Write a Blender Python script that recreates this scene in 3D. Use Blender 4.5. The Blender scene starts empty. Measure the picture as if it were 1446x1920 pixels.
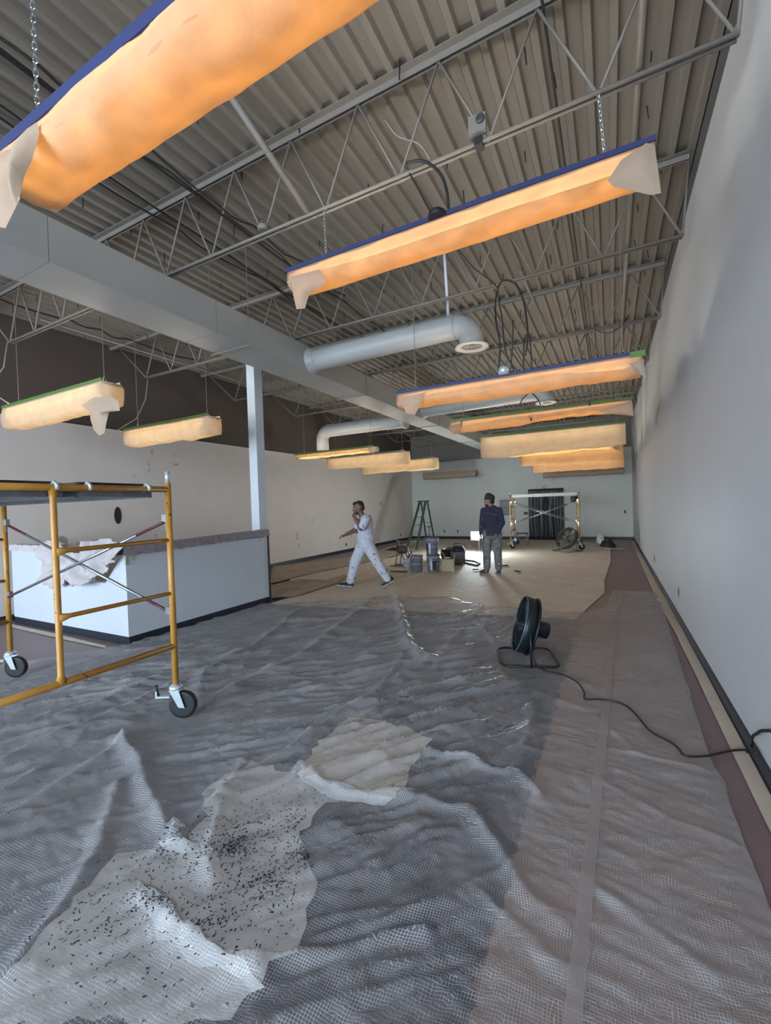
import bpy, math, random
import numpy as np
from math import sin, cos, pi, radians, sqrt, atan2
from mathutils import Vector, Matrix
random.seed(7)
C = bpy.context.scene.collection
S = bpy.context.scene
# ------------------------------------------------------------------ camera
CAMH, FPX, YAW, PIT, ROL = 1.53, 810.3, .4811, -.0156, -.0339
_f = Vector((-sin(YAW)*cos(PIT), cos(YAW)*cos(PIT), sin(PIT)))
_r0 = Vector((cos(YAW), sin(YAW), 0)); _u0 = _r0.cross(_f)
_r = cos(ROL)*_r0 + sin(ROL)*_u0; _u = -sin(ROL)*_r0 + cos(ROL)*_u0
cam_d = bpy.data.cameras.new('camera'); cam = bpy.data.objects.new('camera', cam_d); C.objects.link(cam)
cam_d.sensor_fit = 'HORIZONTAL'; cam_d.sensor_width = 36; cam_d.lens = FPX/1446*36
cam_d.clip_start = .02; cam_d.clip_end = 200
cam.matrix_world = Matrix(((_r.x,_u.x,-_f.x,0),(_r.y,_u.y,-_f.y,0),(_r.z,_u.z,-_f.z,CAMH),(0,0,0,1)))
S.camera = cam
def at(px, py, ax, v):
    """point where the sight line through a photo pixel meets the world plane (axis = v)"""
    d = _f + _r*((px-723)/FPX) - _u*((py-960)/FPX); o = Vector((0,0,CAMH))
    return o + d*((v-o[ax])/d[ax])
# ------------------------------------------------------------------ world / light / exposure
S.view_settings.view_transform = 'Standard'; S.view_settings.look = 'None'
S.view_settings.gamma = 1; S.view_settings.use_curve_mapping = False
S.view_settings.exposure = 0.0
W = bpy.data.worlds.new('world'); S.world = W; W.use_nodes = True
bg = W.node_tree.nodes['Background']; bg.inputs['Color'].default_value = (.66,.82,1,1); bg.inputs['Strength'].default_value = 17.0
XR, XL, YE, YN, ZT, ZB = .70, -7.95, 17.9, -6.0, 4.53, 3.83
def area(name, loc, rot, sx, sy, power, col, portal=False):
    l = bpy.data.lights.new(name, 'AREA'); l.shape = 'RECTANGLE'; l.size = sx; l.size_y = sy; l.energy = power; l.color = col
    o = bpy.data.objects.new(name, l); C.objects.link(o); o.location = loc; o.rotation_euler = rot
    if portal: l.cycles.is_portal = True
    return o
area('window_daylight', ((XR+XL)/2, YN-.05, 1.9), (radians(90),0,0), 8.2, 4.0, 1, (1,1,1), True)
# ------------------------------------------------------------------ materials
MATS = {}
def mat(name, col, rough=.6, metal=0, noise=0, scale=8, bump=0, bscale=60, spec=.5, col2=None, emit=None, estr=0, stretch=(1,1,1), coord='Object'):
    m = bpy.data.materials.new(name); m.use_nodes = True; nt = m.node_tree; N = nt.nodes; L = nt.links
    b = N['Principled BSDF']; b.inputs['Base Color'].default_value = (*col,1); b.inputs['Roughness'].default_value = rough
    b.inputs['Metallic'].default_value = metal; b.inputs['Specular IOR Level'].default_value = spec
    tc = N.new('ShaderNodeTexCoord'); mp = N.new('ShaderNodeMapping'); mp.inputs['Scale'].default_value = stretch
    L.new(tc.outputs[coord], mp.inputs[0])
    if noise or col2:
        n = N.new('ShaderNodeTexNoise'); n.inputs['Scale'].default_value = scale; n.inputs['Detail'].default_value = 6; n.inputs['Roughness'].default_value = .65
        L.new(mp.outputs[0], n.inputs['Vector'])
        r = N.new('ShaderNodeValToRGB'); r.color_ramp.elements[0].position = .32; r.color_ramp.elements[1].position = .68
        c2 = col2 or tuple(c*(1-noise) for c in col)
        r.color_ramp.elements[0].color = (*c2,1); r.color_ramp.elements[1].color = (*col,1)
        L.new(n.outputs['Fac'], r.inputs[0]); L.new(r.outputs[0], b.inputs['Base Color'])
    if bump:
        n2 = N.new('ShaderNodeTexNoise'); n2.inputs['Scale'].default_value = bscale; n2.inputs['Detail'].default_value = 4
        L.new(mp.outputs[0], n2.inputs['Vector'])
        bp = N.new('ShaderNodeBump'); bp.inputs['Strength'].default_value = bump; bp.inputs['Distance'].default_value = .01
        L.new(n2.outputs['Fac'], bp.inputs['Height']); L.new(bp.outputs[0], b.inputs['Normal'])
    if emit: b.inputs['Emission Color'].default_value = (*emit,1); b.inputs['Emission Strength'].default_value = estr
    MATS[name] = m; return m
def splat(m, col, scale, thr, seedoff=0, soft=.02):
    """paint or dirt specks with a shape of their own on top of a material's base colour"""
    nt = m.node_tree; N = nt.nodes; L = nt.links; b = N['Principled BSDF']
    tc = N.new('ShaderNodeTexCoord'); mp = N.new('ShaderNodeMapping'); mp.inputs['Location'].default_value = (seedoff,seedoff*.7,0)
    L.new(tc.outputs['Object'], mp.inputs[0])
    n = N.new('ShaderNodeTexNoise'); n.inputs['Scale'].default_value = scale; n.inputs['Detail'].default_value = 3; L.new(mp.outputs[0], n.inputs['Vector'])
    mr = N.new('ShaderNodeMapRange'); mr.inputs[1].default_value = thr; mr.inputs[2].default_value = thr+soft; L.new(n.outputs['Fac'], mr.inputs[0])
    mx = N.new('ShaderNodeMix'); mx.data_type = 'RGBA'
    src = b.inputs['Base Color']
    if src.links: L.new(src.links[0].from_socket, mx.inputs[6])
    else: mx.inputs[6].default_value = src.default_value
    mx.inputs[7].default_value = (*col,1); L.new(mr.outputs[0], mx.inputs[0]); L.new(mx.outputs[2], b.inputs['Base Color'])
    return m
M_wallR = mat('wall_paint_grey', (.54,.54,.54), .55, noise=.06, scale=1.2, bump=.05, bscale=90)
M_wallL = mat('wall_paint_beige', (.70,.625,.555), .8, noise=.07, scale=1.0, bump=.05, bscale=90)
splat(M_wallL, (.34,.30,.27), 2.3, .70, 3, .05)
M_brown = mat('wall_paint_brown', (.085,.065,.052), .8, noise=.15, scale=2)
M_wallE = mat('wall_paint_pale', (.70,.71,.64), .7, noise=.08, scale=1.0)
M_wallE2 = mat('wall_paint_dim', (.25,.24,.22), .8, noise=.1, scale=1.0)
M_deck = mat('deck_paint', (.215,.19,.16), .7, noise=.12, scale=3, stretch=(1,.15,1))
M_deckdark = mat('deck_gap', (.05,.05,.05), .9)
M_steel = mat('joist_paint', (.20,.178,.152), .6, noise=.1, scale=12)
M_duct = mat('duct_paint', (.40,.40,.38), .45, noise=.08, scale=2.5, bump=.03, bscale=30)
M_post = mat('post_paint', (.64,.68,.72), .45, noise=.04, scale=6)
M_counter = mat('counter_paint', (.60,.64,.68), .5, noise=.03, scale=5)
M_black = mat('black_rubber', (.012,.012,.014), .55, bump=.05)
M_cable = mat('cable_black', (.015,.014,.014), .5)
M_cablepaint = mat('cable_painted', (.30,.28,.25), .6)
M_base = mat('baseboard_dark', (.018,.024,.038), .45, noise=.2)
M_trimdark = mat('trim_dark', (.10,.095,.085), .8)
M_floor = mat('floor_mauve', (.22,.145,.14), .42, noise=.1, scale=1.5, bump=.04, bscale=8)
M_greytarp = mat('grey_cloth', (.055,.060,.080), .6, noise=.25, scale=5, bump=.2, bscale=25)
M_greycloth = mat('grey_cloth_light', (.17,.18,.205), .6, noise=.3, scale=3, bump=.2, bscale=25)
M_brownpaper = mat('brown_floor_paper', (.33,.235,.20), .6, noise=.2, scale=4, bump=.1, bscale=20)
M_kraft = mat('kraft_paper', (.68,.58,.46), .7, noise=.15, scale=2.5, bump=.15, bscale=12)
splat(M_kraft, (.20,.15,.11), 5.0, .70, 2, .03)
M_kraft2 = mat('kraft_paper_old', (.50,.41,.31), .7, noise=.35, scale=3.0, bump=.2, bscale=12)
M_canvas = mat('canvas_cloth', (.60,.57,.54), .85, col2=(.44,.42,.40), scale=4, bump=.5, bscale=14)
splat(M_canvas, (.05,.05,.055), 38, .685, 5, .01)
M_cream = mat('cream_paper', (.64,.57,.47), .8, col2=(.50,.43,.35), scale=5, bump=.3, bscale=14)
splat(M_cream, (.06,.05,.05), 30, .70, 9, .01)
M_yellow = mat('scaffold_yellow', (.56,.27,.045), .38, noise=.22, scale=9)
splat(M_yellow, (.16,.08,.03), 30, .68, 1)
M_yellowpale = mat('scaffold_faded', (.50,.30,.13), .5, noise=.2, scale=9)
M_galv = mat('galvanised', (.45,.50,.53), .3, metal=.85, noise=.2, scale=20)
M_zinc = mat('zinc_white', (.62,.70,.72), .3, metal=.5)
M_purple = mat('brace_purple', (.13,.03,.045), .4, noise=.4, scale=30)
M_plank = mat('plank_metal', (.20,.21,.23), .4, metal=.6, noise=.3, scale=12)
M_plankpale = mat('plank_pale', (.55,.52,.46), .5, noise=.2, scale=6)
M_plytop = mat('plank_top', (.02,.02,.02), .8)
M_grey = mat('grey_plastic', (.25,.26,.29), .45, noise=.15, scale=12)
splat(M_grey, (.55,.55,.55), 22, .70, 4)
M_lid = mat('grey_dark_plastic', (.10,.105,.125), .5)
M_white = mat('white_plastic', (.70,.70,.68), .5)
M_label = mat('label_white', (.55,.57,.60), .6)
M_labelblack = mat('label_black', (.02,.02,.025), .6)
M_tan = mat('tan_plastic', (.45,.40,.28), .6, noise=.2, scale=20)
M_ygreen = mat('handle_yellow', (.55,.42,.10), .5)
M_green = mat('ladder_green', (.04,.07,.055), .5, noise=.25, scale=10)
M_laddermet = mat('ladder_metal', (.24,.27,.27), .45, metal=.5)
M_fanA = mat('fan_black', (.010,.014,.017), .4, metal=.1, spec=.4)
M_fanrim = mat('fan_rim', (.10,.13,.15), .35, metal=.5)
M_fanB = mat('fan_grey', (.12,.12,.10), .55, metal=.2, noise=.2)
M_skin = mat('skin', (.20,.095,.07), .55, noise=.12, scale=12)
M_skin2 = mat('skin_light', (.30,.17,.14), .55, noise=.12, scale=12)
M_hair = mat('hair_dark', (.012,.010,.012), .7)
M_tee = mat('white_tee', (.56,.55,.62), .9, noise=.08, scale=9, bump=.25, bscale=22)
splat(M_tee, (.10,.12,.18), 17, .67, 1, .01)
M_pants = mat('white_painter_trousers', (.60,.61,.66), .9, noise=.12, scale=8, bump=.25, bscale=20)
splat(M_pants, (.10,.10,.12), 15, .63, 6, .01)
M_shoe = mat('shoe_black', (.03,.032,.036), .6, noise=.4, scale=40); M_sole = mat('shoe_sole', (.55,.54,.56), .6)
M_navy = mat('navy_hoodie', (.040,.037,.066), .95, noise=.25, scale=12, bump=.25, bscale=18)
splat(M_navy, (.45,.45,.48), 30, .70, 3, .01)
M_camo = mat('grey_work_trousers', (.24,.24,.23), .95, col2=(.08,.075,.075), scale=14, bump=.25, bscale=20)
splat(M_camo, (.55,.55,.55), 26, .66, 3, .01)
M_boot = mat('boot_brown', (.12,.09,.08), .7, noise=.3)
M_hat = mat('cap_dark', (.045,.035,.030), .95, noise=.3, scale=30)
M_tapeB = mat('tape_blue', (.025,.035,.115), .6); M_tapeG = mat('tape_green', (.10,.20,.035), .6)
M_housing = mat('fixture_housing', (.26,.255,.24), .45)
M_film = mat('black_film', (.045,.045,.052), .4, noise=.3, scale=3, bump=.3, bscale=4)
M_wrap = mat('counter_wrap', (.34,.30,.32), .35, col2=(.22,.19,.21), scale=18, bump=.6, bscale=18, stretch=(1,1,3))
M_masktape = mat('masking_tape', (.45,.44,.28), .7)
M_crumple = mat('crumpled_paper', (.56,.51,.50), .85, noise=.1, scale=6, bump=.15, bscale=12)
M_streak = mat('streak_white', (.86,.88,.90), .9, noise=.1, scale=20)
M_flake = mat('paint_flake', (.02,.02,.025), .8)
M_lens = mat('sensor_lens', (.05,.05,.05), .2)
M_ledon = mat('led_on', (1,1,1), .5, emit=(.86,.95,1), estr=140)
M_tube = mat('tube_on', (1,1,1), .5, emit=(1,.84,.60), estr=6)
M_adduplight = mat('added_uplight', (1,1,1), .5, emit=(1,.90,.76), estr=50)  # glow of the extra upward tubes, added to brighten the ceiling
M_tubeoff = mat('tube_off', (.7,.7,.7), .4)
def paper(name, col, tr, fac, bump=.25, sc=9):
    m = bpy.data.materials.new(name); m.use_nodes = True; nt = m.node_tree; N = nt.nodes; L = nt.links
    N.remove(N['Principled BSDF']); out = N['Material Output']
    d = N.new('ShaderNodeBsdfDiffuse'); t = N.new('ShaderNodeBsdfTranslucent'); x = N.new('ShaderNodeMixShader')
    tc = N.new('ShaderNodeTexCoord'); n = N.new('ShaderNodeTexNoise'); n.inputs['Scale'].default_value = sc; n.inputs['Detail'].default_value = 5
    L.new(tc.outputs['Object'], n.inputs['Vector'])
    r = N.new('ShaderNodeValToRGB'); r.color_ramp.elements[0].position = .3; r.color_ramp.elements[1].position = .7
    r.color_ramp.elements[0].color = (*[c*.82 for c in tr],1); r.color_ramp.elements[1].color = (*tr,1)
    L.new(n.outputs['Fac'], r.inputs[0]); L.new(r.outputs[0], t.inputs['Color'])
    bp = N.new('ShaderNodeBump'); bp.inputs['Strength'].default_value = bump; bp.inputs['Distance'].default_value = .02
    L.new(n.outputs['Fac'], bp.inputs['Height']); L.new(bp.outputs[0], d.inputs['Normal']); L.new(bp.outputs[0], t.inputs['Normal'])
    d.inputs['Color'].default_value = (*col,1); x.inputs[0].default_value = fac
    L.new(d.outputs[0], x.inputs[1]); L.new(t.outputs[0], x.inputs[2]); L.new(x.outputs[0], out.inputs[0])
    return m
M_paper = paper('masking_paper_orange', (.62,.46,.34), (.95,.60,.28), .55)
M_paper2 = paper('masking_paper_pale', (.66,.52,.40), (.95,.74,.48), .5)
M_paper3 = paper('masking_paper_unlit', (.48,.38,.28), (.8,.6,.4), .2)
M_paperfold = paper('masking_paper_fold', (.72,.56,.38), (1.0,.78,.47), .55)
def sheet_mat():
    m = bpy.data.materials.new('reinforced_plastic'); m.use_nodes = True; nt = m.node_tree; N = nt.nodes; L = nt.links
    b = N['Principled BSDF']; out = N['Material Output']
    tc = N.new('ShaderNodeTexCoord'); sx = N.new('ShaderNodeSeparateXYZ')
    nz = N.new('ShaderNodeTexNoise'); nz.inputs['Scale'].default_value = 1.6; nz.inputs['Detail'].default_value = 2
    L.new(tc.outputs['UV'], nz.inputs['Vector'])
    sc = N.new('ShaderNodeVectorMath'); sc.operation = 'SCALE'; sc.inputs[3].default_value = .10; L.new(nz.outputs['Color'], sc.inputs[0])
    ad = N.new('ShaderNodeVectorMath'); ad.operation = 'ADD'; L.new(tc.outputs['UV'], ad.inputs[0]); L.new(sc.outputs[0], ad.inputs[1])
    L.new(ad.outputs[0], sx.inputs[0])
    def line(sock, pitch, w):
        a = N.new('ShaderNodeMath'); a.operation = 'DIVIDE'; a.inputs[1].default_value = pitch; L.new(sock, a.inputs[0])
        f = N.new('ShaderNodeMath'); f.operation = 'FRACT'; L.new(a.outputs[0], f.inputs[0])
        l = N.new('ShaderNodeMath'); l.operation = 'LESS_THAN'; l.inputs[1].default_value = w; L.new(f.outputs[0], l.inputs[0]); return l.outputs[0]
    def mx(a, c, op='MAXIMUM'):
        q = N.new('ShaderNodeMath'); q.operation = op
        for i, s in enumerate((a, c)):
            if isinstance(s, float): q.inputs[i].default_value = s
            else: L.new(s, q.inputs[i])
        return q.outputs[0]
    g = mx(line(sx.outputs[0], .0108, .13), line(sx.outputs[1], .0108, .13))
    hv = mx(line(sx.outputs[0], .135, .018), g, 'MULTIPLY')
    n2 = N.new('ShaderNodeTexNoise'); n2.inputs['Scale'].default_value = 3.2; n2.inputs['Detail'].default_value = 5; L.new(tc.outputs['UV'], n2.inputs['Vector'])
    hz = N.new('ShaderNodeMapRange'); hz.inputs[1].default_value = .35; hz.inputs[2].default_value = .7; hz.inputs[3].default_value = .13; hz.inputs[4].default_value = .46
    L.new(n2.outputs['Fac'], hz.inputs[0])
    gm = mx(g, .55, 'MULTIPLY'); al = mx(hz.outputs[0], gm)
    lw = N.new('ShaderNodeLayerWeight'); lw.inputs['Blend'].default_value = .35
    lm = N.new('ShaderNodeMapRange'); lm.inputs[1].default_value = .45; lm.inputs[2].default_value = .95; lm.inputs[3].default_value = 0; lm.inputs[4].default_value = .25
    L.new(lw.outputs['Facing'], lm.inputs[0]); ax_ = N.new('ShaderNodeMath'); ax_.operation = 'ADD'; ax_.use_clamp = True; L.new(al, ax_.inputs[0]); L.new(lm.outputs[0], ax_.inputs[1]); al = ax_.outputs[0]
    b.inputs['Base Color'].default_value = (.46,.45,.47,1)
    mc = N.new('ShaderNodeMix'); mc.data_type = 'RGBA'; mc.inputs[6].default_value = (.41,.395,.39,1); mc.inputs[7].default_value = (.72,.70,.70,1)
    L.new(g, mc.inputs[0]); L.new(mc.outputs[2], b.inputs['Base Color'])
    b.inputs['Roughness'].default_value = .30; b.inputs['Specular IOR Level'].default_value = .6
    L.new(al, b.inputs['Alpha'])
    n3 = N.new('ShaderNodeTexNoise'); n3.inputs['Scale'].default_value = 16; n3.inputs['Detail'].default_value = 5; L.new(tc.outputs['UV'], n3.inputs['Vector'])
    bp = N.new('ShaderNodeBump'); bp.inputs['Strength'].default_value = .5; bp.inputs['Distance'].default_value = .02
    L.new(n3.outputs['Fac'], bp.inputs['Height']); L.new(bp.outputs[0], b.inputs['Normal'])
    return m
M_sheet = sheet_mat()
# ------------------------------------------------------------------ mesh helpers
class MB:
    def __init__(s): s.v = []; s.f = []
    def add(s, vs, fs):
        n = len(s.v); s.v += [tuple(v) for v in vs]; s.f += [tuple(i+n for i in f) for f in fs]; return s
    def box(s, c, d, rz=0, M=None):
        x, y, z = d[0]/2, d[1]/2, d[2]/2
        vs = [Vector((a*x,b*y,e*z)) for e in (-1,1) for b in (-1,1) for a in (-1,1)]
        R = M if M is not None else Matrix.Rotation(rz, 3, 'Z'); c = Vector(c)
        return s.add([R@v + c for v in vs], [(0,2,3,1),(4,5,7,6),(0,1,5,4),(2,6,7,3),(0,4,6,2),(1,3,7,5)])
    def bb(s, a, b): return s.box([(a[i]+b[i])/2 for i in range(3)], [abs(b[i]-a[i]) for i in range(3)])
    def tube(s, pts, r, n=8, cap=True, closed=False):
        pts = [Vector(p) for p in pts]; k = len(pts); rs = r if isinstance(r, (list,tuple)) else [r]*k
        up = None; rings = []
        for i, p in enumerate(pts):
            if closed: t = pts[(i+1)%k]-pts[i-1]
            else: t = pts[min(i+1,k-1)]-pts[max(i-1,0)]
            t.normalize()
            if up is None: up = Vector((0,0,1)) if abs(t.z) < .9 else Vector((1,0,0))
            a = up - t*up.dot(t)
            if a.length < 1e-6: a = t.orthogonal()
            a.normalize(); b = t.cross(a); up = a
            rings.append([p + (a*cos(2*pi*j/n)+b*sin(2*pi*j/n))*rs[i] for j in range(n)])
        vs = [v for R in rings for v in R]; fs = []
        for i in range(k if closed else k-1):
            i2 = (i+1)%k
            for j in range(n): fs.append((i*n+j, i*n+(j+1)%n, i2*n+(j+1)%n, i2*n+j))
        if cap and not closed: fs += [tuple(range(n))[::-1], tuple(range((k-1)*n, k*n))]
        return s.add(vs, fs)
    def lathe(s, prof, c=(0,0,0), n=20, M=None, cap=True):
        R = M if M is not None else Matrix.Identity(3); c = Vector(c)
        vs = [R@Vector((r*cos(2*pi*j/n), r*sin(2*pi*j/n), z)) + c for r, z in prof for j in range(n)]
        fs = [(i*n+j, i*n+(j+1)%n, (i+1)*n+(j+1)%n, (i+1)*n+j) for i in range(len(prof)-1) for j in range(n)]
        if cap: fs += [tuple(range(n))[::-1], tuple(range((len(prof)-1)*n, len(prof)*n))]
        return s.add(vs, fs)
    def ell(s, c, rad, M=None, n=14, m=9):
        R = M if M is not None else Matrix.Identity(3); c = Vector(c)
        vs = [Vector((0,0,rad[2]))]
        for i in range(1, m):
            a = pi*i/m
            vs += [Vector((rad[0]*sin(a)*cos(2*pi*j/n), rad[1]*sin(a)*sin(2*pi*j/n), rad[2]*cos(a))) for j in range(n)]
        vs.append(Vector((0,0,-rad[2]))); fs = []
        for j in range(n): fs.append((0, 1+j, 1+(j+1)%n))
        for i in range(m-2):
            for j in range(n): a = 1+i*n; fs.append((a+j, a+n+j, a+n+(j+1)%n, a+(j+1)%n))
        a = 1+(m-2)*n; e = len(vs)-1
        for j in range(n): fs.append((a+j, e, a+(j+1)%n))
        return s.add([R@v + c for v in vs], fs)
    def cap(s, p0, p1, r0, r1, n=12):
        p0, p1 = Vector(p0), Vector(p1); t = (p1-p0); L = t.length; t.normalize()
        pts = []; rs = []
        for a in (0.15,.5,.8): pts.append(p0 - t*r0*cos(a*pi/2)); rs.append(r0*sin(a*pi/2))
        for q in (0,.5,1): pts.append(p0+t*L*q); rs.append(r0+(r1-r0)*q)
        for a in (.8,.5,.15): pts.append(p1 + t*r1*cos(a*pi/2)); rs.append(r1*sin(a*pi/2))
        return s.tube(pts, rs, n)
    def build(s, name, m, parent=None, smooth=False):
        me = bpy.data.meshes.new(name); me.from_pydata(s.v, [], s.f); me.update()
        me.materials.append(m)
        if smooth: me.polygons.foreach_set('use_smooth', [True]*len(me.polygons))
        o = bpy.data.objects.new(name, me); C.objects.link(o)
        if parent is not None: o.parent = parent
        return o
def empty(name, label, cat, group=None, loc=(0,0,0)):
    o = bpy.data.objects.new(name, None); C.objects.link(o); o.empty_display_size = .1
    o.location = loc
    return tag(o, label, cat, group)
def tag(o, label, cat, group=None):
    o['label'] = label; o['category'] = cat
    if group: o['group'] = group
    return o
def struct(o): o['kind'] = 'structure'; return o
def part(name, mb, m, root, smooth=False):
    """part built in world coordinates, hung under a root that stands at its own base"""
    o = mb.build(name, m, root, smooth)
    if root is not None:
        l = root.location
        p = root.parent
        L = Vector(l)
        while p is not None: L += p.location; p = p.parent
        if L.length > 0:
            me = o.data; n = len(me.vertices); a = np.empty(n*3, np.float32); me.vertices.foreach_get('co', a)
            a = a.reshape(-1,3) - np.array(L, np.float32); me.vertices.foreach_set('co', a.ravel()); me.update()
    return o
def copy_tree(o, parent=None):
    c = o.copy(); C.objects.link(c); c.parent = parent
    for ch in list(o.children): copy_tree(ch, c)
    return c
def noise1(seed, n=64):
    rs = np.random.RandomState(seed); a = rs.rand(n)
    def f(x):
        i = np.floor(x).astype(int); t = x-i; t = t*t*(3-2*t); return a[i%n]*(1-t)+a[(i+1)%n]*t
    return f
def noise2(seed, n=128):
    rs = np.random.RandomState(seed); a = rs.rand(n, n)
    def f(x, y):
        i = np.floor(x).astype(int); j = np.floor(y).astype(int); t = x-i; u = y-j; t = t*t*(3-2*t); u = u*u*(3-2*u)
        return (a[i%n,j%n]*(1-t)+a[(i+1)%n,j%n]*t)*(1-u) + (a[i%n,(j+1)%n]*(1-t)+a[(i+1)%n,(j+1)%n]*t)*u
    return f
# ================================================================== SETTING
struct(MB().bb((XL-.3,YN-3,-.12),(XR+.3,YE+.3,0)).build('floor', M_floor))
struct(MB().bb((XR,YN,0),(XR+.15,YE,4.22)).build('wall_right', M_wallR))
struct(MB().bb((XR+.03,YN,4.22),(XR+.15,YE,ZT+.1)).build('trim_1', M_trimdark))
wl = struct(MB().bb((XL-.15,YN,0),(XL,YE,3.07)).build('wall_left', M_wallL))
MB().bb((XL-.15,YN,3.09),(XL,YE,ZT+.1)).build('upper_band', M_brown, wl)
struct(MB().bb((XL-.15,YN,3.07),(XL+.004,YE,3.09)).build('trim_2', M_black))
we = struct(MB().bb((XL-.15,YE,0),(XR+.15,YE+.15,3.34)).build('wall_far', M_wallE))
MB().bb((XL-.15,YE,3.34),(XR+.15,YE+.15,ZT+.1)).build('upper_band', M_wallE2, we)
# storefront wall behind the camera: piers and bulkhead round one wide opening
wn = MB(); wn.bb((XL-.15,YN-.15,4.1),(XR+.15,YN,ZT+.1)); wn.bb((XL-.15,YN-.15,0),(XR+.15,YN,.3))
wn.bb((XL-.15,YN-.15,.3),(XL+.3,YN,4.1)); wn.bb((XR-.25,YN-.15,.3),(XR+.15,YN,4.1))
struct(wn.build('wall_near', M_wallR))
wf = MB()
for k in range(5): x = XL+.3+(XR-XL-.55)*k/4; wf.bb((x-.03,YN-.1,.3),(x+.03,YN-.02,4.1))
struct(wf.build('window_1', M_steel))
struct(MB().bb((XR-.012,YN,0),(XR,YE,.10)).build('baseboard_right', M_base))
struct(MB().bb((XL,YN,0),(XL+.012,YE,.09)).build('baseboard_left', M_base))
struct(MB().bb((XL,YE-.012,0),(XR,YE,.09)).build('baseboard_far', M_base))
# ceiling: ribbed steel deck, sheets of six ribs each, ribs running down the room
P = .1524; z0, z1 = ZT, ZT+.042
ceil = struct(MB().bb((XL-.15,YN,ZT+.09),(XR+.15,YE+.15,ZT+.15)).build('ceiling', M_deck))
x = XR+.02; sheets = []
while x > XL-.1:
    for (ya, yb) in ((YN,2.83),(2.83,8.75),(8.75,YE)):
        prof = []
        for k in range(6):
            a = x - k*P
            prof += [(a,z0),(a-.045,z0),(a-.060,z1),(a-.137,z1)]
        prof.append((x-6*P, z0))
        nv = len(prof); dz = random.uniform(0,.002)
        vs = [(max(px,XL-.14), ya, pz+dz) for px, pz in prof]+[(max(px,XL-.14), yb, pz+dz) for px, pz in prof]
        vs += [(v[0],v[1],v[2]+.004) for v in vs]
        fs = [(i,i+1,nv+i+1,nv+i) for i in range(nv-1)] + [(2*nv+i,3*nv+i,3*nv+i+1,2*nv+i+1) for i in range(nv-1)]
        o = MB().add(vs, fs).build('deck_panel', M_deck, ceil)
    x -= 6*P
# fastener tips poking through the deck
pin = MB().tube([(0,0,0),(.002,.001,-.11)], .0055, 5)
first = None
cand = []
for i in range(11):
    for j in range(30):
        cand.append((XR-.35-i*.80+random.uniform(-.16,.16), 1.2+j*.58+random.uniform(-.2,.2)))
cand.sort(key=lambda p: p[0]**2+p[1]**2)
for (px, py) in cand[:280]:
    if first is None: o = pin.build('deck_fastener', M_black, ceil); first = o
    else: o = first.copy(); C.objects.link(o); o.parent = ceil
    rib = round((XR+.02-.098-px)/P); o.location = (XR+.02-.098-rib*P, py, z1); o.rotation_euler = (random.uniform(-.12,.12),random.uniform(-.12,.12),0)
    if o is not first: pass
    o.scale = (1,1,random.uniform(.6,1.2))
# ================================================================== BAR JOISTS
JY = [2.82,4.70,6.65,8.6,10.5,12.4,14.3,16.2]
JX0, JX1 = -6.95, .62
ORD = ['nearest','second','third','fourth','fifth','sixth','seventh','farthest']
def joist(jy, full, k):
    t = empty('bar_joist', f'painted steel bar joist crossing under the roof deck, {ORD[k]} from the camera', 'joist', 'open web bar joists', (JX1, jy, ZB))
    m = MB()
    for s in (-1,1):
        m.bb((XL+.02,jy+s*.012,ZT-.006),(XR-.02,jy+s*.062,ZT-.001)); m.bb((XL+.02,jy+s*.012,ZT-.05),(XR-.02,jy+s*.017,ZT-.001))
    part('top_chord', m, M_steel, t)
    for s in (-1,1):
        part('bottom_chord', MB().tube([(JX0,jy+s*.020,ZB),(JX1,jy+s*.020,ZB)], .0125 if full else .014, 7), M_steel, t, True)
    n = 24; dx = (JX1-JX0)/n; rr = .0095
    nodes = [(JX0-.75,ZT-.04)]
    for i in range(n+1): nodes.append((JX0+dx*i, ZB if i%2 == 0 else ZT-.04))
    nodes.append((XR-.02 if nodes[-1][1] == ZB else JX1, ZT-.04))
    prev = None
    segs = list(zip(nodes[:-1], nodes[1:]))
    for a, b in segs:
        part('web_rod', MB().tube([(a[0],jy,a[1]),(b[0],jy,b[1])], rr, 6), M_steel, t, True)
    return t
for k, jy in enumerate(JY): joist(jy, k < 3, k)
# bridging rods down the left bay, tied to the bottom chords
for bx, lab in ((-5.9,'thin painted bridging rod along the left bay, on the joist bottom chords'),(-2.02,'thin painted bridging rod right of the long duct, on the joists')):
    t = MB().tube([(bx,2.7,ZB+.02),(bx,16.5,ZB+.02)], .008, 6)
    if bx > -3: t = MB().tube([(bx,6.5,ZT-.06),(bx,16.4,ZT-.06)], .008, 6)
    tag(t.build('bridging_rod', M_steel, None, True), lab, 'rod')
tag(MB().tube([(-2.30,2.05,ZT-.01),(-2.06,2.80,ZB+.02)], .026, 10).build('brace_pipe', M_steel, None, True), 'thick painted diagonal brace pipe from deck down to the nearest joist chord', 'pipe')
tag(MB().tube([(-.98,5.85,ZT-.01),(-.72,6.62,ZB+.02)], .018, 8).build('brace_pipe', M_steel, None, True), 'painted diagonal brace pipe running down to the third joist, mid ceiling', 'pipe')
tag(MB().tube([(.19,YN+.3,ZB+.04),(.19,9.5,ZB+.04)], .016, 8).build('conduit', M_steel, None, True), 'straight painted conduit lying across the joists near the right wall', 'pipe')
tag(MB().tube([(-.29,YN+.3,ZT-.075),(-.29,12,ZT-.075)], .009, 8).build('conduit', M_black, None, True), 'thin dark conduit up under the deck, left of the painted conduit', 'pipe')
def wob(x, z, y0, y1, ax, az, seed, n=40):
    f, g = noise1(seed), noise1(seed+1)
    return [(x+ax*(float(f(np.array(i*.45)))-.5), y0+(y1-y0)*i/n, z+az*(float(g(np.array(i*.45)))-.5)) for i in range(n+1)]
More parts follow.
